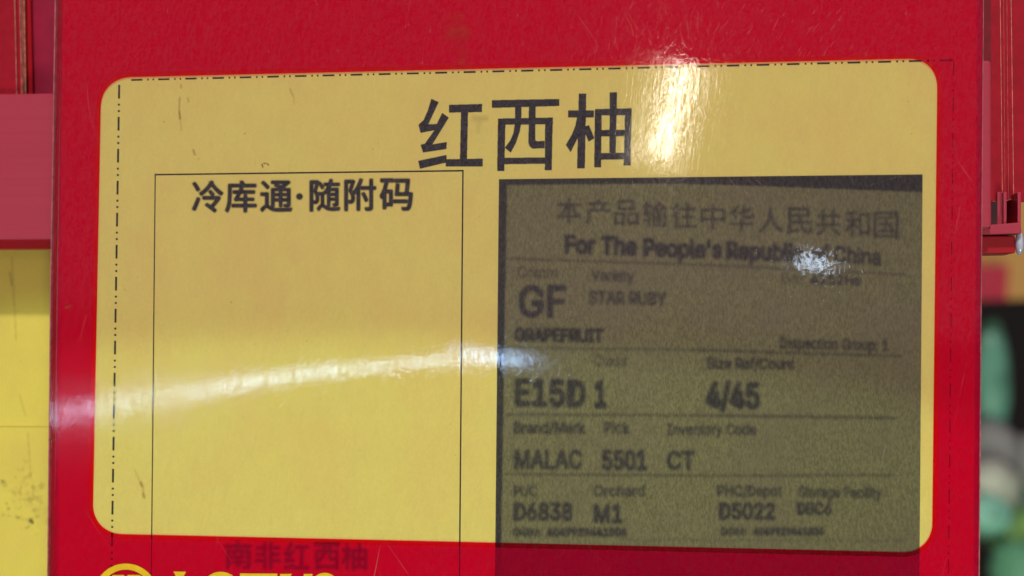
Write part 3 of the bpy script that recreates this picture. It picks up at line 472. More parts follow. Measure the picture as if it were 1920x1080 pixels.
 'S': (446, "224,-9 188,-7 156,-1 128,9 102,23 81,40 64,60 51,83 42,109 38,137 104,137 108,118 114,102 123,88 136,76 150,66 166,59 185,53 204,50 224,49 246,50 267,54 286,60 303,69 317,79 329,92 338,106 344,122 346,139 344,154 340,168 332,179 322,189 310,197 296,205 280,211 263,217 245,222 184,239 145,253 112,269 86,289 67,313 56,341 52,372 54,400 62,425 75,448 92,468 113,484 138,498 165,508 195,514 227,516 259,514 289,508 316,498 340,484 360,468 377,449 390,427 398,403 401,378 337,378 332,402 320,421 302,437 280,449 254,456 225,459 204,457 185,454 167,448 152,440 139,430 129,418 121,405 117,391 115,376 117,359 122,345 131,334 142,324 155,315 169,308 184,302 198,297 212,293 264,279 279,275 295,270 312,264 328,256 344,248 359,238 372,226 384,213 395,198 402,180 407,161 408,139 406,112 399,87 386,64 370,43 349,25 323,11 294,0 261,-7", "52,54,53 51,54,52 51,55,54 50,55,51 50,56,55 49,56,50 49,57,56 48,57,49 48,58,57 48,59,58 47,70,48 70,69,48 69,59,48 68,59,69 47,71,70 67,59,68 47,72,71 66,59,67 66,60,59 46,72,47 46,73,72 46,74,73 65,60,66 46,75,74 65,61,60 45,75,46 64,61,65 45,76,75 45,77,76 64,62,61 63,62,64 44,77,45 44,78,77 44,79,78 43,79,44 43,80,79 43,81,80 42,81,43 42,82,81 42,83,82 42,84,83 41,84,42 41,85,84 41,86,85 41,87,86 41,88,87 40,88,41 40,89,88 40,90,89 40,91,90 39,91,40 39,92,91 39,93,92 38,93,39 38,94,93 37,94,38 37,95,94 37,96,95 36,96,37 35,96,36 35,97,96 34,97,35 33,97,34 33,98,97 32,98,33 31,98,32 31,99,98 30,99,31 29,99,30 29,100,99 28,100,29 27,100,28 27,101,100 8,10,9 8,11,10 26,101,27 8,12,11 26,102,101 7,12,8 25,102,26 7,13,12 24,102,25 7,14,13 24,103,102 6,14,7 23,103,24 6,15,14 22,103,23 6,16,15 22,104,103 21,104,22 5,16,6 5,17,16 20,104,21 5,18,17 19,104,20 5,19,18 5,104,19 5,105,104 4,105,5 4,106,105 3,106,4 3,107,106 2,107,3 2,108,107 1,108,2 1,0,108"),
 'T': (448, "32,452 32,509 417,509 417,452 257,452 257,0 193,0 193,452", "0,2,1 0,3,2 7,3,0 6,4,7 4,3,7 6,5,4"),
 'U': (517, "259,-8 220,-6 186,2 154,15 126,33 103,55 85,80 71,108 63,140 60,173 60,509 124,509 124,178 126,155 132,133 141,113 153,95 169,80 187,68 208,59 232,53 259,52 285,53 309,59 331,68 349,80 364,95 377,113 385,133 391,155 393,178 393,509 457,509 457,173 454,140 446,108 433,80 414,55 391,33 363,15 332,2 297,-6", "9,11,10 9,12,11 30,32,31 30,33,32 9,13,12 29,33,30 8,13,9 29,34,33 8,14,13 28,34,29 7,14,8 28,35,34 27,35,28 7,15,14 7,16,15 26,35,27 6,16,7 26,36,35 6,17,16 25,36,26 6,18,17 24,36,25 5,18,6 24,37,36 5,19,18 23,37,24 5,20,19 22,37,23 22,38,37 4,20,5 4,21,20 21,38,22 4,38,21 3,38,4 3,39,38 2,39,3 2,40,39 1,40,2 1,41,40 0,41,1"),
 'V': (479, "204,0 16,509 84,509 192,206 199,187 207,164 215,137 225,106 236,71 248,31 235,31 247,71 257,107 267,138 276,165 283,187 290,206 395,509 463,509 278,0", "0,2,1 0,3,2 16,18,17 16,19,18 0,4,3 15,19,16 14,19,15 0,5,4 13,19,14 0,6,5 12,19,13 0,7,6 11,19,12 0,8,7 10,9,11 9,19,11 0,9,8 0,19,9"),
 'Y': (472, "203,0 203,208 16,509 91,509 192,344 203,327 213,309 222,292 231,274 240,254 250,230 224,230 233,254 242,275 251,293 260,310 270,327 280,344 381,509 455,509 268,208 268,0", "1,3,2 1,4,3 17,19,18 17,20,19 1,5,4 16,20,17 15,20,16 1,6,5 14,20,15 1,7,6 13,20,14 1,8,7 12,9,13 9,20,13 1,12,8 12,9,8 1,11,12 10,20,9 1,10,11 1,20,10 0,20,1 0,21,20"),
 'a': (389, "160,-9 137,-7 115,-3 94,5 76,15 60,29 48,45 38,63 32,84 30,108 32,128 36,146 43,161 53,174 64,184 78,193 92,200 108,206 125,211 143,214 161,217 178,220 200,223 218,225 234,227 247,229 257,231 265,235 271,240 274,246 276,255 276,257 275,272 272,285 267,297 260,307 251,315 240,322 227,327 212,330 196,331 178,330 163,327 149,322 137,316 127,309 118,301 110,292 104,283 100,274 41,291 51,313 64,331 79,346 95,358 114,368 133,375 153,380 173,383 194,384 208,384 223,382 239,379 255,375 271,369 286,360 300,350 312,336 322,320 330,301 335,278 337,251 337,0 277,0 277,52 272,52 267,43 260,34 252,25 242,16 229,8 215,1 199,-4 181,-7 170,45 192,47 211,51 228,59 242,68 254,80 263,93 270,108 274,122 276,138 276,190 272,187 267,184 259,182 251,180 241,178 231,176 221,174 210,173 200,171 191,170 182,169 175,168 161,166 147,163 134,159 122,153 112,147 103,139 97,130 93,118 92,105 93,93 96,82 102,72 109,64 119,57 130,52 142,48 156,46", "58,60,59 58,61,60 57,61,58 57,62,61 56,62,57 56,63,62 55,63,56 55,64,63 55,65,64 54,65,55 54,66,65 53,66,54 53,67,66 52,67,53 52,40,67 40,39,67 39,68,67 51,41,52 41,40,52 51,42,41 38,68,39 51,43,42 37,68,38 51,44,43 36,68,37 36,69,68 51,45,44 35,69,36 50,45,51 50,46,45 34,69,35 34,70,69 50,47,46 33,70,34 50,48,47 49,48,50 32,70,33 32,71,70 31,71,32 30,71,31 29,71,30 29,72,71 28,72,29 27,72,28 26,94,27 94,72,27 25,94,26 24,94,25 23,94,24 22,94,23 21,94,22 20,94,21 19,94,20 18,94,19 17,94,18 16,94,17 15,94,16 14,94,15 14,95,94 93,72,94 14,96,95 14,97,96 13,97,14 13,98,97 13,99,98 13,100,99 13,101,100 13,102,101 12,102,13 12,103,102 12,104,103 12,105,104 12,106,105 12,107,106 12,108,107 12,109,108 11,109,12 11,110,109 11,111,110 11,112,111 10,112,11 10,113,112 92,72,93 10,114,113 9,114,10 91,72,92 9,115,114 8,115,9 90,72,91 8,116,115 89,72,90 8,117,116 7,117,8 7,118,117 88,74,89 74,72,89 7,119,118 87,74,88 7,120,119 6,120,7 86,75,87 75,74,87 6,121,120 6,122,121 86,76,75 73,72,74 85,76,86 6,123,122 84,76,85 6,84,123 6,76,84 5,76,6 5,77,76 5,78,77 4,78,5 4,79,78 4,80,79 3,80,4 3,81,80 2,81,3 2,82,81 1,82,2 1,83,82 0,83,1"),
 'b': (424, "229,-8 208,-7 189,-3 172,4 159,12 147,21 138,31 130,41 123,50 118,59 112,59 112,0 53,0 53,509 114,509 114,319 118,319 123,327 130,336 137,346 147,355 158,364 171,373 188,379 207,383 229,384 259,382 287,374 313,361 335,342 354,320 370,293 381,261 388,227 390,189 388,151 381,116 370,84 355,57 336,34 313,16 288,3 260,-6 220,47 242,49 262,55 279,66 294,80 306,97 316,117 323,139 327,163 328,189 327,215 323,239 316,261 307,281 295,298 280,311 262,322 243,328 220,330 198,328 178,322 161,312 147,299 134,282 125,263 118,241 114,216 113,189 114,162 118,138 125,115 135,95 147,78 162,65 179,55 198,49", "12,14,13 12,15,14 24,26,25 23,26,24 23,27,26 22,27,23 22,28,27 21,28,22 20,28,21 20,29,28 19,29,20 18,29,19 18,61,29 61,30,29 17,61,18 17,62,61 60,30,61 17,63,62 59,30,60 16,63,17 16,64,63 58,30,59 58,31,30 12,16,15 12,68,16 68,67,16 67,66,16 66,65,16 65,64,16 57,31,58 56,31,57 56,32,31 55,32,56 55,33,32 54,33,55 12,69,68 53,33,54 53,34,33 12,70,69 52,34,53 12,71,70 51,34,52 51,35,34 50,35,51 12,72,71 50,36,35 49,36,50 12,73,72 48,36,49 48,37,36 12,74,73 47,37,48 12,10,74 10,75,74 47,38,37 46,38,47 10,76,75 45,38,46 10,9,76 9,77,76 12,11,10 8,77,9 45,39,38 44,39,45 8,78,77 7,78,8 43,39,44 7,43,78 7,39,43 6,39,7 6,40,39 5,40,6 4,40,5 4,41,40 3,41,4 2,41,3 2,42,41 1,42,2 1,0,42"),
 'c': (396, "207,-8 174,-5 144,3 117,16 93,35 72,58 56,85 44,116 37,150 34,187 37,225 44,260 56,291 72,318 93,341 117,360 144,374 174,382 207,384 226,384 243,381 260,377 276,371 291,364 305,356 318,346 330,335 340,322 349,308 356,293 362,277 303,262 300,272 295,281 290,289 284,297 278,304 270,311 261,316 252,321 242,325 231,328 220,329 207,330 184,328 163,321 145,310 130,296 118,278 108,258 102,236 98,212 96,187 98,163 102,139 108,117 118,97 130,80 145,66 163,55 184,49 207,46 220,47 232,49 243,52 253,55 262,60 271,66 279,73 285,80 292,89 297,98 301,107 304,117 363,102 357,86 350,70 341,56 331,43 319,32 306,21 292,12 277,5 261,-1 244,-5 226,-7", "17,19,18 17,20,19 16,20,17 16,21,20 16,22,21 15,22,16 15,23,22 15,24,23 14,24,15 14,25,24 14,26,25 13,43,14 43,26,14 43,42,26 42,27,26 13,44,43 41,27,42 13,45,44 40,27,41 39,27,40 39,28,27 13,46,45 38,28,39 12,46,13 37,28,38 36,28,37 12,47,46 36,29,28 35,29,36 34,29,35 12,48,47 34,30,29 11,48,12 33,30,34 32,30,33 11,49,48 32,31,30 10,49,11 10,50,49 10,51,50 9,51,10 9,52,51 8,52,9 8,53,52 8,54,53 7,54,8 7,55,54 7,56,55 72,74,73 6,56,7 71,74,72 71,75,74 70,75,71 6,57,56 69,75,70 69,76,75 5,57,6 5,58,57 68,76,69 67,76,68 67,77,76 66,77,67 5,59,58 65,77,66 4,59,5 65,78,77 64,78,65 4,60,59 63,78,64 62,78,63 4,61,60 61,78,62 4,78,61 4,79,78 3,79,4 3,80,79 3,81,80 2,81,3 2,82,81 2,83,82 1,83,2 1,84,83 1,85,84 0,85,1"),
 'd': (424, "195,-8 165,-6 137,3 111,16 89,34 70,57 55,84 43,116 36,151 34,189 36,227 43,261 55,293 70,320 89,342 112,361 137,374 165,382 196,384 218,383 237,379 253,373 267,364 278,355 287,346 295,336 301,327 306,319 311,319 311,509 372,509 372,0 313,0 313,59 307,59 301,50 295,41 287,31 277,21 266,12 252,4 236,-3 217,-7 205,47 226,49 246,55 263,65 278,78 290,95 299,115 306,138 310,162 312,189 310,216 306,241 300,263 290,282 278,299 263,312 246,322 227,328 205,330 182,328 162,322 145,311 130,298 118,281 108,261 102,239 98,215 96,189 98,163 102,139 109,117 118,97 130,80 145,66 162,55 182,49", "28,30,29 28,31,30 17,19,18 17,20,19 16,20,17 16,21,20 15,21,16 15,22,21 15,23,22 14,23,15 14,24,23 14,25,24 13,61,14 61,25,14 61,26,25 13,62,61 60,26,61 59,26,60 13,63,62 59,27,26 58,27,59 13,64,63 12,64,13 58,28,27 58,57,28 57,56,28 56,55,28 55,54,28 54,31,28 12,65,64 12,66,65 11,66,12 11,67,66 10,67,11 10,68,67 53,31,54 10,69,68 9,69,10 52,31,53 9,70,69 9,71,70 51,31,52 8,71,9 8,72,71 50,31,51 7,72,8 7,73,72 49,31,50 7,74,73 6,74,7 48,31,49 6,75,74 47,33,48 33,31,48 5,75,6 5,76,75 46,33,47 5,77,76 45,34,46 34,33,46 45,35,34 32,31,33 4,77,5 4,78,77 44,35,45 44,36,35 4,43,78 43,36,44 4,36,43 4,37,36 3,37,4 3,38,37 3,39,38 2,39,3 2,40,39 2,41,40 1,41,2 1,42,41 0,42,1"),
 'e': (404, "212,-8 177,-5 145,3 117,16 92,35 72,58 56,85 44,116 37,150 34,187 36,224 44,258 55,290 71,317 91,340 115,359 142,373 172,382 205,384 226,383 246,380 266,374 285,366 303,355 319,341 334,324 347,305 357,282 365,256 370,227 371,194 371,169 75,169 75,221 338,221 310,202 308,226 304,248 298,269 288,286 277,301 263,314 246,323 227,328 205,330 183,328 164,323 146,313 131,301 119,286 109,270 102,251 97,231 96,211 96,178 98,151 102,127 110,106 121,88 135,73 151,61 169,53 190,48 212,46 227,47 241,49 254,53 265,58 276,65 285,73 294,82 300,93 306,105 365,91 358,72 348,55 335,39 320,26 302,14 283,4 261,-3 237,-7", "17,19,18 17,20,19 16,20,17 16,21,20 16,22,21 15,22,16 15,23,22 14,23,15 14,24,23 14,25,24 13,45,14 45,44,14 44,25,14 43,25,44 42,25,43 13,46,45 42,26,25 41,26,42 13,47,46 12,47,13 40,26,41 12,48,47 40,27,26 39,27,40 12,49,48 11,49,12 11,50,49 38,27,39 38,28,27 11,51,50 37,28,38 10,51,11 37,29,28 10,52,51 36,29,37 10,33,52 33,53,52 36,34,29 34,30,29 35,34,36 9,33,10 9,32,33 53,34,33 53,30,34 54,30,53 54,31,30 8,32,9 55,31,54 8,31,32 8,55,31 8,56,55 7,56,8 7,57,56 6,57,7 6,58,57 71,73,72 70,73,71 70,74,73 6,59,58 5,59,6 69,74,70 5,60,59 68,74,69 68,75,74 67,75,68 5,61,60 66,75,67 4,61,5 66,76,75 4,62,61 65,76,66 64,76,65 4,63,62 63,76,64 4,76,63 4,77,76 3,77,4 3,78,77 2,78,3 2,79,78 2,80,79 1,80,2 1,81,80 0,81,1"),
 'f': (253, "228,379 228,327 6,327 6,379 81,0 81,432 82,452 87,470 96,486 107,499 120,510 135,519 152,525 169,529 187,530 201,530 212,529 222,527 231,525 238,523 243,521 227,468 224,470 220,471 215,472 209,473 202,474 195,474 178,472 164,468 154,460 147,449 143,435 142,419 142,0", "13,15,14 13,16,15 12,16,13 12,17,16 12,18,17 11,18,12 11,19,18 11,20,19 11,21,20 10,21,11 9,23,10 23,22,10 22,21,10 8,25,9 25,24,9 24,23,9 7,27,8 27,26,8 26,25,8 7,28,27 7,29,28 6,29,7 6,30,29 6,31,30 5,31,6 5,32,31 5,33,32 4,33,5 4,34,33 2,0,3 2,1,0"),
 'g': (425, "207,-151 180,-149 156,-146 134,-140 114,-132 97,-122 82,-110 70,-97 59,-84 51,-69 101,-41 107,-49 114,-57 122,-66 131,-74 142,-82 154,-88 169,-93 187,-96 207,-97 236,-95 261,-87 282,-75 298,-58 308,-34 311,-6 311,68 306,68 301,60 294,51 287,41 277,32 266,23 252,16 236,10 217,6 195,5 165,7 138,14 113,27 90,43 71,65 55,90 43,120 36,154 34,191 36,229 43,263 55,293 71,320 90,342 112,361 138,374 166,382 196,384 218,383 237,379 253,373 267,365 279,356 288,346 296,336 302,327 308,319 313,319 313,379 372,379 372,-9 370,-40 363,-67 350,-90 334,-109 314,-124 291,-136 265,-144 237,-149 205,59 227,61 246,66 264,75 278,87 290,103 300,121 307,142 311,166 312,193 311,219 307,242 300,264 291,283 279,299 264,312 247,322 227,328 205,330 182,328 163,322 145,312 130,298 118,282 109,262 102,241 98,218 96,193 98,167 102,144 109,123 118,104 131,88 145,76 163,66 183,61", "53,55,54 53,56,55 52,56,53 64,66,65 64,67,66 52,57,56 51,57,52 51,58,57 51,59,58 50,59,51 50,60,59 50,61,60 49,94,50 94,61,50 94,62,61 49,95,94 93,62,94 92,62,93 49,96,95 92,63,62 91,63,92 49,97,96 48,97,49 91,64,63 91,90,64 90,89,64 89,88,64 88,87,64 87,67,64 48,98,97 48,99,98 47,99,48 47,100,99 46,100,47 46,101,100 86,67,87 46,102,101 45,102,46 85,67,86 45,103,102 45,104,103 84,67,85 44,104,45 44,105,104 83,67,84 43,105,44 43,106,105 82,67,83 43,107,106 81,67,82 42,107,43 42,108,107 80,26,81 26,67,81 41,108,42 41,109,108 79,26,80 41,110,109 78,27,79 27,26,79 78,28,27 25,67,26 41,111,110 77,28,78 40,111,41 40,76,111 76,28,77 76,29,28 40,29,76 40,30,29 39,30,40 39,31,30 39,32,31 38,32,39 38,33,32 38,34,33 37,34,38 37,35,34 36,35,37 24,67,25 24,68,67 23,68,24 23,69,68 9,11,10 9,12,11 9,13,12 22,69,23 9,14,13 22,70,69 8,14,9 8,15,14 21,70,22 8,16,15 7,16,8 20,70,21 7,17,16 20,71,70 7,18,17 19,71,20 7,19,18 7,71,19 6,71,7 6,72,71 5,72,6 4,72,5 4,73,72 3,73,4 3,74,73 2,74,3 2,75,74 1,75,2 1,0,75"),
 'h': (410, "114,227 114,0 53,0 53,509 114,509 114,287 102,287 116,319 132,344 152,362 175,374 200,382 227,384 252,383 275,377 295,369 313,356 328,340 341,321 350,298 355,271 357,240 357,0 296,0 296,235 293,263 286,286 273,304 256,318 235,326 210,329 192,328 176,324 161,317 147,308 136,297 126,283 119,266 115,248", "2,4,3 2,6,4 6,5,4 11,13,12 11,14,13 10,14,11 10,15,14 9,15,10 9,16,15 8,16,9 8,17,16 7,31,8 31,17,8 31,30,17 30,18,17 29,18,30 7,32,31 28,18,29 7,33,32 28,19,18 6,33,7 27,19,28 6,34,33 6,35,34 26,19,27 26,20,19 6,36,35 2,37,6 37,36,6 25,20,26 25,21,20 2,38,37 24,21,25 2,0,38 24,22,21 23,22,24 2,1,0"),
 'i': (166, "84,443 73,444 63,448 54,455 47,463 43,472 41,483 43,494 47,504 54,512 63,518 73,522 84,524 95,522 105,518 114,512 121,504 125,494 126,483 125,472 121,463 114,455 105,448 95,444 53,0 53,379 114,379 114,0", "24,26,25 24,27,26 11,13,12 10,13,11 10,14,13 9,14,10 9,15,14 8,15,9 8,16,15 7,16,8 7,17,16 6,17,7 6,18,17 5,18,6 5,19,18 4,19,5 4,20,19 3,20,4 3,21,20 2,21,3 2,22,21 1,22,2 1,23,22 0,23,1"),
 'k': (380, "110,137 110,212 121,212 284,379 360,379 184,199 177,199 53,0 53,509 114,509 114,0 294,0 148,186 191,229 372,0", "7,9,8 7,1,9 1,10,9 2,4,3 2,13,4 13,5,4 2,12,13 5,14,13 7,0,1 10,2,1 10,12,2 0,5,6 0,14,5 10,11,12 7,14,0 10,14,7 11,14,10"),
 'l': (189, "139,-2 112,0 91,8 74,20 62,37 55,59 53,84 53,509 114,509 114,99 114,83 117,71 120,62 126,57 135,53 146,52 152,52 157,52 160,53 164,53 167,54 170,54 181,3 175,1 169,0 162,-1 154,-2 147,-2", "6,8,7 6,9,8 6,10,9 5,10,6 5,11,10 5,12,11 5,13,12 4,13,5 4,14,13 20,22,21 19,22,20 18,22,19 4,15,14 17,22,18 16,22,17 15,22,16 4,22,15 3,22,4 2,22,3 1,22,2 1,23,22 1,24,23 1,25,24 0,25,1 0,26,25 0,27,26"),
 'm': (610, "53,0 53,379 112,379 112,295 108,295 114,314 122,331 132,346 144,358 158,368 172,376 187,382 203,385 219,386 245,383 268,375 287,361 303,342 314,320 321,295 312,295 318,312 326,329 337,343 350,356 364,366 381,375 398,381 417,385 437,386 458,385 478,380 497,372 514,361 529,346 541,328 550,307 555,283 557,255 557,0 496,0 496,254 493,279 485,298 473,313 456,323 438,329 419,330 402,329 387,326 374,320 363,312 353,302 345,290 340,277 336,263 335,247 335,0 274,0 274,260 272,280 265,297 253,311 238,322 220,328 199,330 185,329 171,326 158,320 145,312 135,302 126,289 119,274 115,257 114,238 114,0", "12,14,13 28,30,29 11,14,12 27,30,28 27,31,30 11,15,14 10,15,11 26,31,27 26,32,31 0,2,1 0,4,2 4,3,2 9,15,10 25,32,26 9,16,15 25,33,32 8,16,9 24,33,25 8,17,16 24,34,33 7,17,8 23,34,24 23,35,34 6,17,7 22,47,23 47,35,23 6,65,17 65,18,17 5,66,6 66,65,6 64,18,65 22,48,47 46,35,47 5,67,66 22,49,48 21,49,22 45,35,46 45,36,35 63,18,64 5,68,67 21,50,49 44,36,45 62,18,63 5,69,68 62,19,18 21,51,50 4,69,5 43,36,44 20,51,21 4,70,69 20,52,51 61,19,62 43,37,36 20,53,52 4,71,70 42,37,43 60,20,61 20,19,61 0,72,4 72,71,4 60,53,20 60,54,53 42,38,37 59,54,60 41,38,42 59,55,54 0,73,72 59,56,55 58,56,59 0,74,73 41,39,38 40,39,41 58,57,56 0,75,74"),
 'n': (410, "114,227 114,0 53,0 53,379 112,379 112,287 102,287 116,319 132,344 152,362 175,374 200,382 227,384 252,383 275,377 295,369 313,356 328,340 341,321 350,298 355,271 357,240 357,0 296,0 296,235 293,263 286,286 273,304 256,318 235,326 210,329 192,328 176,324 161,317 147,308 136,297 126,283 119,266 115,248", "11,13,12 11,14,13 10,14,11 2,4,3 2,6,4 6,5,4 10,15,14 9,15,10 9,16,15 8,16,9 8,17,16 7,31,8 31,17,8 31,30,17 30,18,17 29,18,30 7,32,31 28,18,29 7,33,32 28,19,18 6,33,7 27,19,28 6,34,33 6,35,34 26,19,27 26,20,19 6,36,35 2,37,6 37,36,6 25,20,26 25,21,20 2,38,37 24,21,25 2,0,38 24,22,21 23,22,24 2,1,0"),
 'o': (415, "207,-8 174,-5 144,3 117,16 93,35 72,58 56,85 44,116 37,150 34,187 37,225 44,260 56,291 72,318 93,341 117,360 144,374 174,382 207,384 241,382 271,374 299,360 323,341 343,318 359,291 371,260 379,225 381,187 379,150 371,116 359,85 343,58 323,35 299,16 271,3 241,-5 207,46 231,49 252,55 270,66 285,80 298,97 307,117 314,139 318,163 319,187 318,212 314,236 307,258 298,278 285,296 270,310 252,321 231,328 207,330 184,328 163,321 145,310 130,296 118,278 108,258 102,236 98,212 96,187 98,163 102,139 108,117 118,97 130,80 145,66 163,55 184,49", "17,19,18 16,19,17 16,20,19 15,20,16 15,21,20 14,21,15 14,22,21 13,22,14 13,54,22 54,23,22 13,55,54 53,23,54 13,56,55 52,23,53 13,57,56 51,23,52 12,57,13 51,24,23 12,58,57 50,24,51 12,59,58 49,24,50 11,59,12 49,25,24 11,60,59 48,25,49 10,60,11 48,26,25 10,61,60 47,26,48 10,62,61 46,26,47 46,27,26 9,62,10 9,63,62 45,27,46 8,63,9 8,64,63 44,27,45 44,28,27 8,65,64 43,28,44 43,29,28 7,65,8 7,66,65 42,29,43 7,67,66 41,29,42 6,67,7 41,30,29 6,68,67 40,30,41 5,68,6 40,31,30 5,69,68 39,31,40 5,70,69 38,31,39 4,70,5 38,32,31 4,71,70 37,32,38 4,36,71 36,32,37 4,32,36 3,32,4 3,33,32 2,33,3 2,34,33 1,34,2 1,35,34 0,35,1"),
 'p': (424, "53,-143 53,379 112,379 112,319 118,319 123,327 130,336 137,346 147,355 158,364 171,373 188,379 207,383 229,384 259,382 287,374 313,361 335,342 354,320 370,293 381,261 388,227 390,189 388,151 381,116 370,84 355,57 336,34 313,16 288,3 260,-6 229,-8 208,-7 189,-3 173,4 159,12 147,21 138,31 130,41 124,50 118,59 114,59 114,-143 220,47 242,49 262,55 279,66 294,80 306,97 316,117 323,139 327,163 328,189 327,215 323,239 316,261 307,281 295,298 280,311 262,322 243,328 220,330 198,328 178,322 161,312 147,299 134,282 125,263 118,241 114,216 113,189 114,162 118,138 125,115 135,95 147,78 162,65 179,55 198,49", "12,14,13 11,14,12 11,15,14 0,2,1 0,3,2 10,15,11 10,16,15 9,16,10 8,16,9 8,17,16 7,17,8 6,17,7 6,61,17 61,18,17 5,61,6 5,62,61 60,18,61 5,63,62 59,18,60 4,63,5 4,64,63 58,18,59 58,19,18 0,4,3 0,68,4 68,67,4 67,66,4 66,65,4 65,64,4 57,19,58 56,19,57 56,20,19 55,20,56 55,21,20 54,21,55 0,69,68 53,21,54 53,22,21 0,70,69 52,22,53 0,71,70 51,22,52 51,23,22 50,23,51 0,72,71 50,24,23 49,24,50 0,73,72 48,24,49 48,25,24 0,41,73 41,74,73 47,25,48 41,75,74 47,26,25 46,26,47 41,76,75 45,26,46 41,40,76 40,77,76 0,42,41 39,77,40 45,27,26 44,27,45 39,78,77 38,78,39 43,27,44 38,43,78 38,27,43 37,27,38 37,28,27 36,28,37 35,28,36 35,29,28 34,29,35 33,29,34 33,30,29 32,30,33 32,31,30"),
 'r': (259, "53,0 53,379 112,379 112,321 115,321 124,339 137,354 152,367 171,377 191,383 213,385 218,385 223,385 229,384 235,384 240,384 243,384 243,322 241,323 236,324 230,324 223,325 215,326 207,326 190,324 174,321 159,315 146,306 135,296 126,284 119,269 115,254 114,237 114,0", "9,11,10 9,12,11 9,13,12 9,14,13 9,15,14 9,16,15 9,17,16 8,17,9 0,2,1 0,3,2 7,17,8 6,17,7 5,19,6 19,18,6 18,17,6 4,23,5 23,22,5 22,21,5 21,20,5 20,19,5 4,24,23 4,25,24 0,4,3 0,31,4 31,30,4 30,29,4 29,28,4 28,27,4 27,26,4 26,25,4 0,32,31 0,33,32"),
 's': (365, "182,-8 157,-7 133,-3 112,3 93,12 76,24 62,38 50,54 41,73 36,94 94,107 101,87 111,72 124,60 141,52 160,47 181,45 206,47 227,53 244,62 258,74 265,88 268,103 266,115 262,126 254,136 243,144 229,150 212,155 149,170 118,180 92,192 72,208 58,227 50,249 47,274 49,295 55,314 65,332 79,347 95,360 115,370 137,378 161,383 187,384 212,383 234,379 254,372 271,363 286,352 299,339 309,324 318,308 324,290 268,277 262,291 254,304 243,316 228,325 210,331 187,333 166,331 147,326 131,317 119,305 111,292 109,277 110,264 115,253 124,243 136,235 152,229 172,223 229,209 261,200 287,187 306,171 320,153 328,131 331,107 329,85 323,65 312,47 298,31 281,18 260,6 236,-2 210,-7", "43,45,44 43,46,45 42,46,43 42,47,46 41,47,42 41,48,47 40,48,41 40,49,48 39,49,40 39,50,49 38,50,39 38,60,50 60,51,50 38,61,60 59,51,60 37,61,38 37,62,61 58,51,59 37,63,62 57,51,58 57,52,51 37,64,63 56,52,57 36,64,37 56,53,52 36,65,64 55,53,56 35,65,36 35,66,65 54,53,55 35,67,66 34,67,35 34,68,67 34,69,68 33,69,34 33,70,69 33,71,70 33,72,71 32,72,33 32,73,72 32,74,73 31,74,32 31,75,74 30,75,31 30,76,75 29,76,30 29,77,76 28,77,29 27,77,28 27,78,77 26,78,27 25,78,26 24,78,25 24,79,78 23,79,24 22,79,23 9,11,10 22,80,79 21,80,22 8,11,9 20,80,21 8,12,11 20,81,80 19,81,20 7,12,8 7,13,12 19,82,81 18,82,19 7,14,13 6,14,7 17,82,18 6,15,14 16,82,17 16,83,82 6,16,15 6,83,16 5,83,6 5,84,83 4,84,5 4,85,84 3,85,4 3,86,85 2,86,3 2,87,86 1,87,2 1,0,87"),
 't': (227, "204,379 204,327 6,327 6,379 65,471 126,471 126,98 127,83 130,70 136,61 144,55 156,51 170,50 175,50 180,50 185,51 191,52 197,53 202,54 213,2 207,0 200,-2 192,-3 184,-3 176,-4 168,-4 138,-1 113,7 92,21 77,41 68,64 65,93", "31,5,4 31,6,5 2,0,3 2,1,0 31,7,6 30,7,31 30,8,7 30,9,8 29,9,30 29,10,9 29,11,10 17,19,18 16,19,17 15,19,16 29,12,11 14,19,15 13,19,14 12,19,13 29,19,12 28,19,29 27,19,28 26,19,27 26,20,19 26,21,20 25,21,26 25,22,21 25,23,22 25,24,23"),
 'u': (410, "182,-5 158,-3 135,2 115,11 97,23 82,39 69,59 60,82 54,109 53,139 53,379 114,379 114,144 116,117 124,94 137,75 154,61 175,53 200,50 218,51 234,55 249,62 263,71 274,83 283,97 290,113 295,132 296,153 296,379 357,379 357,0 298,0 298,92 307,92 294,60 277,35 257,17 234,5 209,-3", "9,11,10 9,12,11 27,29,28 27,30,29 26,30,27 9,13,12 8,13,9 25,33,26 33,30,26 8,14,13 24,33,25 7,14,8 23,32,24 32,33,24 7,15,14 23,34,32 34,31,32 34,30,33 22,34,23 6,15,7 6,16,15 21,34,22 20,34,21 6,17,16 20,35,34 31,30,34 5,17,6 19,35,20 5,18,17 18,35,19 5,35,18 4,35,5 4,36,35 3,36,4 3,37,36 2,37,3 2,38,37 1,38,2 1,0,38"),
 'v': (389, "163,0 17,379 84,379 165,155 173,132 180,110 187,87 193,64 199,42 206,21 184,21 191,42 197,64 203,87 209,110 216,132 224,155 305,379 371,379 226,0", "0,2,1 0,3,2 16,18,17 16,19,18 0,4,3 15,19,16 0,5,4 14,19,15 0,6,5 13,19,14 0,7,6 12,19,13 11,8,12 8,19,12 0,11,7 11,8,7 0,10,11 9,19,8 0,9,10 0,19,9"),
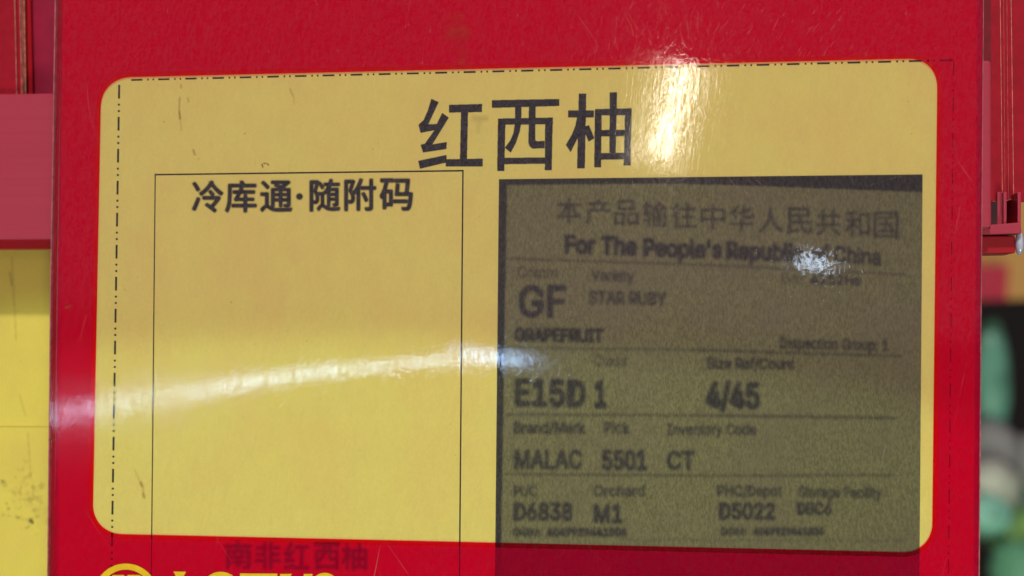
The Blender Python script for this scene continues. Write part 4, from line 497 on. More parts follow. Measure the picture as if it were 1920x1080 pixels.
 'y': (389, "47,-139 61,-86 71,-87 83,-89 94,-90 104,-89 113,-86 122,-81 130,-74 138,-64 145,-51 151,-36 163,-1 17,379 84,379 165,155 173,132 180,109 187,87 193,64 199,42 206,21 184,21 190,42 196,64 202,87 209,110 216,132 224,155 305,379 371,379 204,-58 196,-77 187,-93 177,-107 165,-119 153,-128 139,-136 125,-141 109,-144 91,-145 82,-145 73,-144 65,-143 57,-142 52,-140", "12,14,13 12,15,14 28,30,29 28,31,30 12,16,15 27,31,28 26,31,27 12,17,16 25,21,26 21,31,26 12,18,17 24,21,25 12,19,18 23,20,24 20,21,24 12,23,19 23,20,19 12,22,23 12,21,22 12,31,21 11,31,12 10,31,11 9,31,10 9,32,31 8,32,9 7,32,8 7,33,32 6,33,7 0,2,1 5,33,6 0,3,2 4,33,5 0,4,3 0,33,4 0,34,33 0,35,34 0,36,35 0,37,36 0,38,37 45,38,0 44,38,45 44,39,38 43,39,44 42,39,43 42,40,39 41,40,42"),
 'z': (380, "42,0 42,46 254,320 254,323 48,323 48,379 333,379 333,331 126,60 126,56 339,56 339,0", "4,6,5 4,7,6 4,3,7 3,2,7 2,8,7 1,8,2 1,9,8 1,10,9 1,11,10 0,11,1"),
}

# --- lettering: glyph outlines turned into ink coverage on a fine grid of real faces
def glyphs(body, offset=0.0):
    if all(c in GLYPH or c == ' ' for c in body):
        x, res = 0.0, []
        for c in body:
            if c == ' ':
                x += 0.20
                continue
            adv, vs_, ts_ = GLYPH[c]
            v = np.array([[float(q) for q in p.split(',')] for p in vs_.split()]) / 1000.0
            t = np.array([[int(q) for q in p.split(',')] for p in ts_.split()])
            v[:, 0] += x
            res.append(v[t])
            x += adv / 1000.0
        return np.concatenate(res)
    c = bpy.data.curves.new('lettering', 'FONT')
    c.body = body
    c.offset = offset
    c.resolution_u = 4
    o = bpy.data.objects.new('lettering', c)
    COL.objects.link(o)
    dg = bpy.context.evaluated_depsgraph_get()
    me = o.evaluated_get(dg).to_mesh()
    me.calc_loop_triangles()
    v = np.array([tuple(p.co)[:2] for p in me.vertices])
    t = np.array([tuple(t.vertices) for t in me.loop_triangles])
    tr = v[t]
    bpy.data.objects.remove(o)
    bpy.data.curves.remove(c)
    return tr


class Canvas:
    def __init__(s, x0, y0, x1, y1, res=2.0):
        s.x0, s.y0, s.res = x0, y0, res
        s.a = np.zeros((int((y1 - y0) * res) + 1, int((x1 - x0) * res) + 1))

    def tris(s, T, v=1.0):
        T = (T - np.array([s.x0, s.y0])) * s.res
        Hh, Ww = s.a.shape
        for t in T:
            lo = np.floor(t.min(0)).astype(int)
            hi = np.ceil(t.max(0)).astype(int)
            xa, ya = max(lo[0], 0), max(lo[1], 0)
            xb, yb = min(hi[0], Ww - 1), min(hi[1], Hh - 1)
            if xb < xa or yb < ya:
                continue
            X, Y = np.meshgrid(np.arange(xa, xb + 1), np.arange(ya, yb + 1))
            d = []
            for i in range(3):
                p, q = t[i], t[(i + 1) % 3]
                d.append((q[0] - p[0]) * (Y - p[1]) - (q[1] - p[1]) * (X - p[0]))
            m = ((d[0] >= 0) & (d[1] >= 0) & (d[2] >= 0)) | ((d[0] <= 0) & (d[1] <= 0) & (d[2] <= 0))
            sub = s.a[ya:yb + 1, xa:xb + 1]
            sub[m] = np.maximum(sub[m], v)

    def poly(s, pts, v=1.0):
        from mathutils.geometry import tessellate_polygon
        idx = tessellate_polygon([[Vector((p[0], p[1], 0)) for p in pts]])
        A = np.array(pts, float)
        s.tris(np.array([A[list(i)] for i in idx]), v)

    def line(s, p, q, w, v=1.0):
        p, q = np.array(p, float), np.array(q, float)
        d = (q - p) / np.linalg.norm(q - p)
        n = np.array([-d[1], d[0]]) * w / 2
        s.poly([p + n, q + n, q - n, p - n], v)

    def text(s, body, xl, xr, base, cap, drop=0.0, off=0.0, v=1.0, cjk=False):
        T = glyphs(body)
        mn, mx = T.reshape(-1, 2).min(0), T.reshape(-1, 2).max(0)
        y0 = mn[1] if cjk else 0.0
        h = (mx[1] - mn[1]) if cjk else capu
        sx = (xr - xl) / (mx[0] - mn[0])
        U = np.empty_like(T)
        U[..., 0] = xl + (T[..., 0] - mn[0]) * sx
        U[..., 1] = base + drop * (U[..., 0] - xl) / (xr - xl) - (T[..., 1] - y0) * cap / h
        keep = s.a
        s.a = np.zeros_like(keep)
        s.tris(U, 1.0)
        r = off * cap / h * s.res
        if r > 0.3:
            b = s.a.copy()
            k = int(math.ceil(r))
            for dy in range(-k, k + 1):
                for dx in range(-k, k + 1):
                    if (dx or dy):
                        wgt = min(1.0, max(0.0, r + 0.5 - math.hypot(dx, dy)))
                        if wgt > 0:
                            b = np.maximum(b, wgt * np.roll(np.roll(s.a, dy, 0), dx, 1))
            s.a = b
        s.a = np.maximum(keep, s.a * v)

    def blur(s, sig):
        sig *= s.res
        r = int(sig * 3) + 1
        k = np.exp(-np.arange(-r, r + 1) ** 2 / (2 * sig * sig))
        k /= k.sum()
        b = np.zeros_like(s.a)
        p = np.pad(s.a, ((r, r), (0, 0)))
        for i, w in enumerate(k):
            b += w * p[i:i + s.a.shape[0]]
        p = np.pad(b, ((0, 0), (r, r)))
        b = np.zeros_like(s.a)
        for i, w in enumerate(k):
            b += w * p[:, i:i + s.a.shape[1]]
        s.a = b
        return s

    def mesh(s, name, Y, mat, parent, step=1, keep_all=False, tone=None, y_extra=None):
        a = s.a[::step, ::step]
        hh, ww = a.shape
        X = s.x0 + np.arange(ww) * step / s.res
        Z = s.y0 + np.arange(hh) * step / s.res
        XX, ZZ = np.meshgrid(X, Z)
        D = np.stack([(XX - 960) / FPX, (540 - ZZ) / FPX, -np.ones_like(XX)], -1) @ np.array(RW).T
        tt = (Y - CAM.y) / D[..., 1]
        Q = np.array(CAM) + D * tt[..., None]
        idx = np.arange(hh * ww).reshape(hh, ww)
        F = np.stack([idx[1:, :-1], idx[1:, 1:], idx[:-1, 1:], idx[:-1, :-1]], -1).reshape(-1, 4)
        if not keep_all:
            mx = np.maximum(np.maximum(a[1:, :-1], a[1:, 1:]), np.maximum(a[:-1, 1:], a[:-1, :-1])).reshape(-1)
            F = F[mx > 0.012]
        used = np.unique(F)
        remap = np.full(hh * ww, -1)
        remap[used] = np.arange(len(used))
        F = remap[F]
        V = Q.reshape(-1, 3)[used]
        me = bpy.data.meshes.new(name)
        me.vertices.add(len(V))
        me.vertices.foreach_set('co', V.ravel().astype(np.float32))
        me.loops.add(F.size)
        me.loops.foreach_set('vertex_index', F.ravel().astype(np.int32))
        me.polygons.add(len(F))
        me.polygons.foreach_set('loop_start', np.arange(0, F.size, 4, dtype=np.int32))
        me.update(calc_edges=True)
        at = me.attributes.new('ink', 'FLOAT', 'POINT')
        at.data.foreach_set('value', np.clip(a.ravel()[used], 0, 1).astype(np.float32))
        if tone is not None:
            at = me.attributes.new('tone', 'FLOAT', 'POINT')
            at.data.foreach_set('value', tone(XX, ZZ).ravel()[used].astype(np.float32))
        return link(name, me, mat, parent)


_t = glyphs('H')
capu = _t.reshape(-1, 2).max(0)[1]

# ------------------------------------------------------------------ THE SIGN SLEEVE
sleeve = empty('sign_sleeve', P(960, 1075, 0.002),
               'red plastic sign sleeve with large rounded clear window and scratched glossy front', 'sign sleeve')
YP = 0.00022          # paper front
# outline of sleeve in the photo, slightly bowed edges
LX = lambda y: 104.5 - (y / 1080) * 14.5 - 2.0 * math.sin(math.pi * min(1, max(0, y / 1080)))
RX = lambda y: 1845 - (y / 1080) * 8.5


def rounded(cs, r, n=14):
    """rounded quadrilateral through four corners given clockwise from top left"""
    pts = []
    for i in range(4):
        c = Vector(cs[i])
        a_ = (Vector(cs[i - 1]) - c).normalized()
        b_ = (Vector(cs[(i + 1) % 4]) - c).normalized()
        p0, p2 = c + a_ * r, c + b_ * r
        k = 0.60
        c1, c2 = p0 + (c - p0) * k, p2 + (c - p2) * k
        for j in range(n + 1):
            t_ = j / n
            pts.append(tuple((1 - t_) ** 3 * p0 + 3 * (1 - t_) ** 2 * t_ * c1 + 3 * (1 - t_) * t_ * t_ * c2 + t_ ** 3 * p2))
    return pts


win = rounded([(190, 146), (1758, 109), (1747.5, 1036), (173.5, 1000)], 56)
# refine the long bottom side (slight sag as in the photo) and top
def sag(p):
    x, y = p
    f = (x - 190) / 1560
    if y > 900:
        y += 3.5 * math.sin(math.pi * min(1, max(0, f)))
    return (x, y)
win = [sag(p) for p in win]


def grow(poly, dpx):
    out_ = []
    n = len(poly)
    for i in range(n):
        p, q, r = Vector(poly[i - 1]), Vector(poly[i]), Vector(poly[(i + 1) % n])
        d = (r - p)
        if d.length < 1e-6:
            d = (Vector(poly[(i + 2) % n]) - p)
        d.normalize()
        out_.append((q.x - d.y * dpx * SG, q.y + d.x * dpx * SG))
    return out_


_A = sum(win[i - 1][0] * win[i][1] - win[i][0] * win[i - 1][1] for i in range(len(win)))
SG = -1 if _A > 0 else 1
win2 = grow(win, 9)


def ring(name, inner, outer, Y, mat, parent):
    vs = [P(x, y, Y) for x, y in inner] + [P(x, y, Y) for x, y in outer]
    n = len(inner)
    fs = [(i, (i + 1) % n, (i + 1) % n + n, i + n) for i in range(n)]
    me = bpy.data.meshes.new(name)
    me.from_pydata([tuple(v) for v in vs], [], fs)
    return link(name, me, mat, parent)


ring('window_border', win, win2, 0.0, M_redthin, sleeve)
# outer outline: project each point of win2 onto the sleeve outline
TOPY, BOTY = -130, 1330
outer = []
n = len(win2)
cornmap = []
cx_, cy_ = 965, 570
for (x, y) in win2:
    # decide side from the direction relative to the window's own corners
    u, v = (x - cx_) / 794, (y - cy_) / 470
    k = max(abs(u), abs(v))
    u, v = u / k, v / k
    yy_ = TOPY + (v + 1) / 2 * (BOTY - TOPY)
    xx_ = (LX(yy_) + 11) + (u + 1) / 2 * ((RX(yy_) - 1.5) - (LX(yy_) + 11))
    outer.append((xx_, yy_))
# insert exact outer corners by snapping the nearest points
for c in ((-1, -1), (1, -1), (1, 1), (-1, 1)):
    yy_ = TOPY if c[1] < 0 else BOTY
    xx_ = (LX(yy_) + 11) if c[0] < 0 else RX(yy_) - 1.5
    i = min(range(n), key=lambda i: (outer[i][0] - xx_) ** 2 + (outer[i][1] - yy_) ** 2)
    outer[i] = (xx_, yy_)
ring('red_frame', win2, outer, -0.00004, M_red, sleeve)

# left heat-sealed edge of the sleeve and its raised clear rim
def strip(name, fx0, fx1, Y0, Y1, mat, parent, ys=range(TOPY, BOTY + 1, 40)):
    vs, fs = [], []
    for i, y in enumerate(ys):
        vs += [P(fx0(y), y, Y0), P(fx1(y), y, Y1)]
        if i:
            fs.append((2 * i - 2, 2 * i - 1, 2 * i + 1, 2 * i))
    me = bpy.data.meshes.new(name)
    me.from_pydata([tuple(v) for v in vs], [], fs)
    return link(name, me, mat, parent)


strip('sealed_edge', lambda y: LX(y), lambda y: LX(y) + 11.3, 0.0012, -0.00005, M_seal, sleeve)
solid('clear_rim', [P(LX(-130) - 1.6, -130, -0.0003), P(LX(-130) + 0.8, -130, -0.0003),
                    P(LX(540) + 0.6, 540, -0.0003), P(LX(1330) + 0.6, 1330, -0.0003),
                    P(LX(1330) - 1.2, 1330, -0.0003), P(LX(540) - 1.6, 540, -0.0003)], 0.0012, M_clearedge, sleeve)
solid('clear_rim', [P(RX(-130) - 1.5, -130, -0.0003), P(RX(-130) - 0.4, -130, -0.0003),
                    P(RX(1330) + 0.5, 1330, -0.0003), P(RX(1330) - 1.5, 1330, -0.0003)], 0.0012, M_clearedge, sleeve)

# backing sheet of the sleeve
solid('back_sheet', [P(LX(-130) + 2, -130, 0.0016), P(RX(-130) - 2, -130, 0.0016), P(RX(1330) - 2, 1330, 0.0016), P(LX(1330) + 2, 1330, 0.0016)],
      0.0006, M_back, sleeve)

# glossy clear front film, gently warped
nx, nz = 150, 100
vs, fs = [], []
for j in range(nz + 1):
    y = TOPY + (BOTY - TOPY) * j / nz
    for i in range(nx + 1):
        x = LX(y) + 1 + (RX(y) - 1 - LX(y) - 1) * i / nx
        p = P(x, y, -0.0006)
        q = (x - 620) / 470
        zs = P(x, 700, 0).z
        tilt = 0.0085 * max(0.0, 1 - q * q) * math.exp(-((y - 700) / 240) ** 2) if abs(q) < 1 else 0.0
        dy = WARP = -tilt * (p.z - zs)
        w = 0.00004 * noise.noise(Vector((p.x * 30, 0.3, p.z * 30)))
        vs.append((p.x, p.y + dy + w, p.z))
for j in range(nz):
    for i in range(nx):
        a0 = j * (nx + 1) + i
        fs.append((a0, a0 + nx + 1, a0 + nx + 2, a0 + 1))
me = bpy.data.meshes.new('clear_front_film')
me.from_pydata(vs, [], fs)
link('clear_front_film', me, M_film, sleeve, smooth=True)

# yellow logo at the bottom: ring emblem and lettering (both run on below the frame)
def flat(name, polys, Y, th, mat, parent):
    bm = bmesh.new()
    for pts in polys:
        f = bm.faces.new([bm.verts.new(P(x, y, Y)) for x, y in pts])
    me = bpy.data.meshes.new(name)
    bm.to_mesh(me)
    bm.free()
    return link(name, me, mat, parent)


ecx, ecy, er = 236, 1116, 60
lo = empty('tmp', (0, 0, 0), 'x', 'x')
bpy.data.objects.remove(lo)
polys = []
NN = 64
for i in range(NN):
    a0, a1 = 2 * math.pi * i / NN, 2 * math.pi * (i + 1) / NN
    polys.append([(ecx + er * math.cos(a0), ecy + er * 0.99 * math.sin(a0)), (ecx + er * math.cos(a1), ecy + er * 0.99 * math.sin(a1)),
                  (ecx + 48 * math.cos(a1), ecy + 48 * math.sin(a1)), (ecx + 48 * math.cos(a0), ecy + 48 * math.sin(a0))])
emb = flat('emblem_ring', polys, -0.00010, 0, M_logo, sleeve)
flat('emblem_petal', [[(212, 1078), (232, 1078), (236, 1082), (240, 1078), (262, 1078), (274, 1088), (262, 1112), (238, 1136), (212, 1112), (200, 1088)]],
     -0.00011, 0, M_logo, sleeve)


def arc(cx, cy, rx, ry, a0, a1, w, n=20):
    r = []
    for i in range(n):
        t0, t1 = math.radians(a0 + (a1 - a0) * i / n), math.radians(a0 + (a1 - a0) * (i + 1) / n)
        r.append([(cx + rx * math.cos(t0), cy - ry * math.sin(t0)), (cx + rx * math.cos(t1), cy - ry * math.sin(t1)),
                  (cx + (rx - w) * math.cos(t1), cy - (ry - w) * math.sin(t1)), (cx + (rx - w) * math.cos(t0), cy - (ry - w) * math.sin(t0))])
    return r


flat('logo_letter', [[(325, 1071.5), (349, 1072), (345, 1079), (345, 1116), (380, 1116), (380, 1127), (329, 1127), (329, 1079)]], -0.00010, 0, M_logo, sleeve)
flat('logo_letter', arc(414, 1100, 33, 28, 0, 360, 13, 40), -0.00010, 0, M_logo, sleeve)
flat('logo_letter', [[(450, 1075), (520, 1075.5), (520, 1086), (493, 1086), (493, 1128), (477, 1128), (477, 1086), (450, 1085)]], -0.00010, 0, M_logo, sleeve)
flat('logo_letter', [[(525, 1076), (547, 1076), (543, 1084), (543, 1108), (527, 1108)], [(570, 1076), (586, 1076), (583, 1108), (568, 1108), (568, 1084)]]
     + arc(555, 1108, 28, 20, 180, 360, 13), -0.00010, 0, M_logo, sleeve)
flat('logo_letter', arc(609, 1089, 21, 15, 30, 270, 10) + arc(609, 1114, 21, 15, -150, 90, 10), -0.00010, 0, M_logo, sleeve)

# ------------------------------------------------------------------ THE PAPER LABEL
paper = empty('price_label', P(960, 1250, YP), 'yellow paper price label with black printing and a grey photo print, inside the red sleeve', 'label')
solid('paper_sheet', [P(118, -70, YP), P(1832, -90, YP), P(1824, 1300, YP), P(108, 1290, YP)], 0.0002, M_paper, paper)
YI = YP - 0.00003

# title characters, traced as filled strokes (own pixel frame of the enlarged view)
K = 1920 / 440.0
TT = [
 [[(213,110),(272,138),(187,318),(258,317),(302,226),(355,264),(220,484),(338,464),(336,520),(145,549),(126,486),(160,478),(240,366),(125,388),(108,322),(150,285),(185,205)],
  [(106,618),(335,570),(338,630),(120,682)],
  [(358,160),(628,153),(626,218),(358,222)], [(457,190),(513,190),(503,630),(447,630)], [(332,605),(632,600),(632,664),(332,664)]],
 [[(710,122),(1260,112),(1258,168),(708,184)],
  [(898,150),(950,150),(947,310),(935,380),(905,470),(862,550),(815,510),(860,450),(885,390),(898,310)],
  [(1012,150),(1066,150),(1062,440),(1066,452),(1078,458),(1138,455),(1138,515),(1040,516),(1018,500),(1008,470)],
  [(758,272),(1206,264),(1206,318),(760,322)], [(759,272),(819,272),(809,700),(752,700)], [(1145,268),(1206,264),(1197,694),(1142,694)],
  [(800,594),(1145,590),(1145,640),(800,645)]],
 [[(1332,205),(1542,205),(1542,262),(1332,262)], [(1420,68),(1480,68),(1468,678),(1406,678)],
  [(1405,262),(1440,262),(1425,400),(1352,545),(1314,487),(1362,405),(1392,330)],
  [(1468,338),(1502,325),(1546,432),(1500,460),(1468,380)],
  [(1674,58),(1732,58),(1720,580),(1670,580)], [(1552,195),(1852,188),(1850,243),(1552,246)], [(1552,195),(1607,195),(1600,670),(1546,670)],
  [(1798,190),(1852,188),(1842,655),(1787,655)], [(1600,366),(1800,364),(1800,415),(1600,418)], [(1600,555),(1795,552),(1795,605),(1600,608)]]]
for ch in TT:
    allp = [(760 + x / K, 160 + y / K) for pl_ in ch for x, y in pl_]
    x0, x1 = min(p[0] for p in allp) - 3, max(p[0] for p in allp) + 3
    y0, y1 = min(p[1] for p in allp) - 3, max(p[1] for p in allp) + 3
    cv = Canvas(x0, y0, x1, y1, 2.0)
    for pl_ in ch:
        cv.poly([(760 + x / K, 160 + y / K) for x, y in pl_])
    cv.blur(0.55).mesh('printed_character', YI, M_ink, paper)

# caption of the box
for body, xl, xr, b, h in (('冷', 360, 419, 397.5, 58), ('库', 422, 481, 397.5, 58), ('通', 488, 548, 396.5, 57),
                            ('随', 581, 638, 395.5, 59), ('附', 646, 705, 394.5, 59), ('码', 712, 774, 394, 58)):
    cv = Canvas(xl - 6, b - h - 6, xr + 6, b + 6, 2.0)
    cv.text(body, xl + 1, xr - 1, b, h, off=0.020, cjk=True)
    cv.blur(1.35)
    cv.a = np.clip(cv.a * 1.15, 0, 1)
    cv.mesh('printed_character', YI, M_ink, paper)
cv = Canvas(550, 358, 574, 382, 2.0)
cv.poly([(561.5 + 6 * math.cos(t_ * math.pi / 8), 368.5 + 6 * math.sin(t_ * math.pi / 8)) for t_ in range(16)])
cv.blur(1.2).mesh('printed_dot', YI, M_ink, paper)

# soft second-line print that shows through the red film
gx = [421, 478, 532, 589, 640]
for i, body in enumerate('南非红西柚'):
    cv = Canvas(gx[i] - 12, 1004, gx[i] + 60, 1082, 1.0)
    cv.text(body, gx[i] + 1, gx[i] + (47 if i else 50), 1066 + i * 0.6, 49, off=0.02, cjk=True)
    cv.blur(2.3)
    cv.a = np.clip(cv.a * 1.1, 0, 1)
    cv.mesh('printed_character', YI, M_ghost, paper)


# box lines
def lines(name, segs, w, Y, mat):
    """flat printed line segments; segs in photo pixels on the sheet, w in metres"""
    vs, fs = [], []
    for (a_, b_) in segs:
        p, q = P(*a_, Y), P(*b_, Y)
        d_ = (q - p).normalized()
        n_ = Vector((-d_.z, 0, d_.x)) * w / 2
        k = len(vs)
        vs += [p - n_, q - n_, q + n_, p + n_]
        fs.append((k, k + 1, k + 2, k + 3))
    me = bpy.data.meshes.new(name)
    me.from_pydata([tuple(v) for v in vs], [], fs)
    return link(name, me, mat, paper)


lines('box_line', [((289.7, 327.5), (869.5, 320))], 0.00034, YI, M_line)
lines('box_line', [((291, 329), (283, 1150))], 0.00028, YI, M_line)
lines('box_line', [((868, 321.5), (861, 1150))], 0.00034, YI, M_line)


# dash-dot-dot cutting lines
def cutline(p, q, period, dash, w, start=0.0, dots=(0.62, 0.82), bow=0.0):
    segs = []
    A_, B_ = Vector(p), Vector(q)
    L = (B_ - A_).length
    u = (B_ - A_) / L
    nn = Vector((-u.y, u.x))
    s_ = start
    while s_ < L:
        per = period(s_ / L)
        for a_, b_ in ((0, dash), (dots[0] - 0.03, dots[0] + 0.03), (dots[1] - 0.03, dots[1] + 0.03)):
            t0, t1 = s_ + a_ * per, s_ + b_ * per
            if t1 < L:
                f0, f1 = t0 / L, t1 / L
                segs.append((tuple(A_ + u * t0 + nn * bow * math.sin(math.pi * f0)), tuple(A_ + u * t1 + nn * bow * math.sin(math.pi * f1))))
        s_ += per
    return lines('cut_line', segs, w, YI, M_line)


cutline((222, 150.5), (1790, 112.5), lambda f: 50.4 + 8.0 * f, 0.42, 0.00040, 24, bow=0.5)
cutline((223.5, 159), (207, 1200), lambda f: 60.0, 0.43, 0.00050, 0)
cutline((1788, 112), (1777, 1200), lambda f: 68.0 - 3 * f, 0.40, 0.00022, 2)

# ---- grey photo print
cv = Canvas(928, 327, 1731, 1180, 1.0)
Tx = cv.text
for p, q, w, v in (((945, 485), (1330, 497), 5.5, .55), ((1330, 497), (1702, 515), 5, .6), ((945, 652), (1300, 656), 5, .5),
                   ((1300, 656), (1695, 668), 5.5, .62), ((945, 777), (1330, 779), 5, .6), ((1330, 779), (1686, 784), 5.5, .7),
                   ((945, 889), (1320, 892), 5.5, .6), ((1320, 892), (1684, 891), 5, .55), ((1160, 1012), (1700, 1014), 5, .25)):
    cv.line(p, q, w, v)
cs = '本产品输往中华人民共和国'
for i, ch in enumerate(cs):
    x = 1041 + i * 54.3
    Tx(ch, x + 1, x + 47, 417 + i * 2.75, 50, off=0.022, v=0.92, cjk=True)
Tx("For The", 1059, 1192, 474, 32, drop=4, off=.05)
Tx("People's", 1208, 1352, 479.5, 31, drop=4, off=.05)
Tx("Republic", 1364, 1506, 485, 31, drop=5, off=.05)
Tx("of", 1518, 1555, 491, 30, off=.05, v=.8)
Tx("China", 1565, 1651, 492, 30, drop=5, off=.035)
Tx("Comm", 966, 1042, 520, 21, drop=2, off=.03, v=.75)
Tx("Variety", 1108, 1188, 526, 21, drop=2, off=.035, v=.85)
Tx("Bar", 1466, 1508, 530, 18, off=.03, v=.6)
Tx("4252Hs", 1521, 1614, 532, 18, drop=3, off=.05, v=.95)
Tx("GF", 971, 1057, 593, 56, off=.03)
Tx("STAR RUBY", 1104, 1248, 569, 23, drop=3, off=.045, v=.9)
Tx("GRAPEFRUIT", 963, 1129, 639, 23, drop=2, off=.06, v=1)
Tx("Inspection Group: 1", 1463, 1667, 652, 20, drop=6, off=.045, v=.9)
Tx("Pack", 966, 1020, 685, 19, v=.3)
Tx("Class", 1113, 1175, 686, 19, off=.03, v=.8)
Tx("Size Ref/Count", 1326, 1489, 691, 20, drop=2, off=.045, v=.97)
Tx("E15D", 966, 1095, 759, 47, drop=3, off=.042)
Tx("1", 1117, 1134, 763, 47, off=.042)
Tx("4/45", 1326, 1422, 763, 45, drop=2, off=.045)
Tx("Brand/Mark", 962, 1096, 812, 20, off=.045, v=.95)
Tx("Pick", 1133, 1180, 812, 20, off=.04, v=.9)
Tx("Inventory Code", 1252, 1417, 815, 20, off=.04, v=.92)
Tx("MALAC", 964, 1090, 878, 33, off=.04, v=.95)
Tx("5501", 1130, 1211, 880, 34, off=.045)
Tx("CT", 1252, 1301, 880, 33, off=.04)
Tx("PUC", 963, 1006, 930, 19, off=.045, v=.85)
Tx("Orchard", 1114, 1208, 930, 19, off=.045, v=.92)
Tx("PHC/Depot", 1346, 1466, 930, 19, off=.045, v=.9)
Tx("Storage Facility", 1499, 1656, 931, 19, drop=3, off=.045, v=.9)
Tx("D6838", 964, 1072, 975, 31, off=.045)
Tx("M1", 1115, 1165, 979, 32, off=.045)
Tx("D5022", 1350, 1452, 973, 29, off=.045)
Tx("DBC6", 1497, 1560, 964, 21, off=.05)
Tx("GGN:", 962, 1012, 1005, 14, off=.07, v=.9)
Tx("4049929441006", 1026, 1174, 1005, 14, off=.08, v=1)
Tx("GGN:", 1351, 1399, 1003, 13, off=.07, v=.9)
Tx("4049929441006", 1414, 1545, 1003, 13, off=.08, v=1)
cv.blur(2.3)
cv2 = Canvas(928, 327, 1731, 1180, 1.0)
cv2.poly([(920, 320), (1740, 320), (1740, 361), (1600, 354.5), (1480, 349), (1380, 344), (1250, 340), (1000, 339.5), (944.5, 340), (938, 1190), (920, 1190)])
cv2.blur(1.6)
cv2.a = np.maximum(cv2.a, 0)
cv.a = np.maximum(np.clip(cv.a * 0.98, 0, 1), cv2.a)


# unevenness of the printed grey itself (a dull copy, darker to the right and the corners)
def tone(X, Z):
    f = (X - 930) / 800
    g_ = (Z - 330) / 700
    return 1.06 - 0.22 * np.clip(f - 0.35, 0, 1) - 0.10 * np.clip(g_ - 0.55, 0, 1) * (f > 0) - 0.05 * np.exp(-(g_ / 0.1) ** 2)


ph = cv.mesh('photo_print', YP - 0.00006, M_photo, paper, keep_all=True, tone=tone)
# true outline of the print: shear the grid's borders to the traced edges
co = np.empty(len(ph.data.vertices) * 3, np.float32)
ph.data.vertices.foreach_get('co', co)
co = co.reshape(-1, 3)
hh, ww = cv.a.shape
XX, ZZ = np.meshgrid(928 + np.arange(ww), 327 + np.arange(hh))
u = (XX - 928) / 803.0
v = (ZZ - 327) / 753.0
xl = 935.5 - 7.5 * v
xr = 1730 - 6.0 * v
nx_ = XX + (xl - 928) * (1 - u) ** 6 + (xr - 1731) * u ** 6
ztop = 336 - 9 * u
nz_ = ZZ + (ztop - 327) * np.clip(1 - v * 8, 0, 1)
D = np.stack([(nx_ - 960) / FPX, (540 - nz_) / FPX, -np.ones_like(nx_)], -1) @ np.array(RW).T
tt = (YP - 0.00006 - CAM.y) / D[..., 1]
Q = (np.array(CAM) + D * tt[..., None]).reshape(-1, 3)
ph.data.vertices.foreach_set('co', Q.ravel().astype(np.float32))
ph.data.update()

# ---- stains and specks
def stain(name, strokes, sig, Y, mat, parent, res=2.0, speck=None, patchy=False):
    xs = [p[0] for s_ in strokes for p in s_[:2]]
    ys = [p[1] for s_ in strokes for p in s_[:2]]
    c_ = Canvas(min(xs) - 8, min(ys) - 8, max(xs) + 8, max(ys) + 8, res)
    for p, q, w, v_ in strokes:
        c_.line(p, q, w, v_)
    c_.blur(sig)
    if patchy:
        hh_, ww_ = c_.a.shape
        for j_ in range(hh_):
            for i_ in range(ww_):
                f_ = noise.noise(Vector((i_ * .09, j_ * .09, 1.7))) + .6 * noise.noise(Vector((i_ * .22, j_ * .22, 5.1)))
                c_.a[j_, i_] *= min(1.0, max(0.0, 0.45 + 1.5 * f_))
    if speck:
        c_.a *= np.clip(rng.random(c_.a.shape) * speck, 0, 1)
        c_.blur(0.5)
    c_.mesh(name, Y, mat, parent)


stain('brown_mark', [((337, 182), (336, 208), 2.6, .4), ((336, 208), (338, 224), 3.2, .6), ((338, 224), (340, 246), 1.6, .3),
                     ((339, 158), (340, 166), 2.5, .35), ((352, 182), (354, 192), 3, .25)], 1.0, YI, M_stain, paper)
stain('brown_mark', [((362, 280), (366, 291), 3, .5), ((372, 296), (373, 299), 2, .3)], 1.2, YI, M_stain, paper)
stain('brown_mark', [((543, 166), (550, 180), 2.5, .3), ((550, 180), (552, 196), 1.8, .22)], 1.0, YI, M_stain, paper)
stain('brown_mark', [((491, 307), (493, 314), 2, .95), ((494, 307), (498, 306), 2, .9), ((500, 306), (504, 310), 2, .9)], .6, YI, M_stain, paper)
stain('brown_mark', [((252, 880), (262, 903), 3.5, .14), ((263, 903), (267, 913), 4, .55), ((268, 924), (271, 934), 4, .5), ((268, 912), (269, 925), 2, .35)], 1.5, YI, M_stain, paper)
stain('faint_mark', [((885, 222), (915, 222), 9, .20), ((900, 222), (896, 250), 6, .13)], 3.0, YI, M_stain, paper, 1.0)
YF = -0.00078
stain('dirt_smudge', [((835, 60), (880, 62), 26, .22), ((848, 35), (872, 30), 14, .16), ((862, 112), (872, 118), 8, .5), ((850, 90), (875, 96), 10, .14)], 4.5, YF, M_stain, sleeve, 1.0, 1.5)
stain('dirt_smudge', [((122, 577), (133, 573), 4, .40)], 1.6, YF, M_stain, sleeve)
stain('dirt_smudge', [((91, 826), (100, 823), 4, .8)], 1.2, YF, M_grime, sleeve)
sps = []
for _ in range(46):
    x, y = random.uniform(200, 1740), random.uniform(150, 1000)
    if x > 930 and y > 330:
        continue
    sps.append((x, y))
for x, y in sps[:26]:
    stain('speck', [((x, y), (x + random.uniform(-1, 1), y + random.uniform(1, 3)), random.uniform(1.0, 1.8), random.uniform(.3, .8))], .6, YI, M_grime, paper)
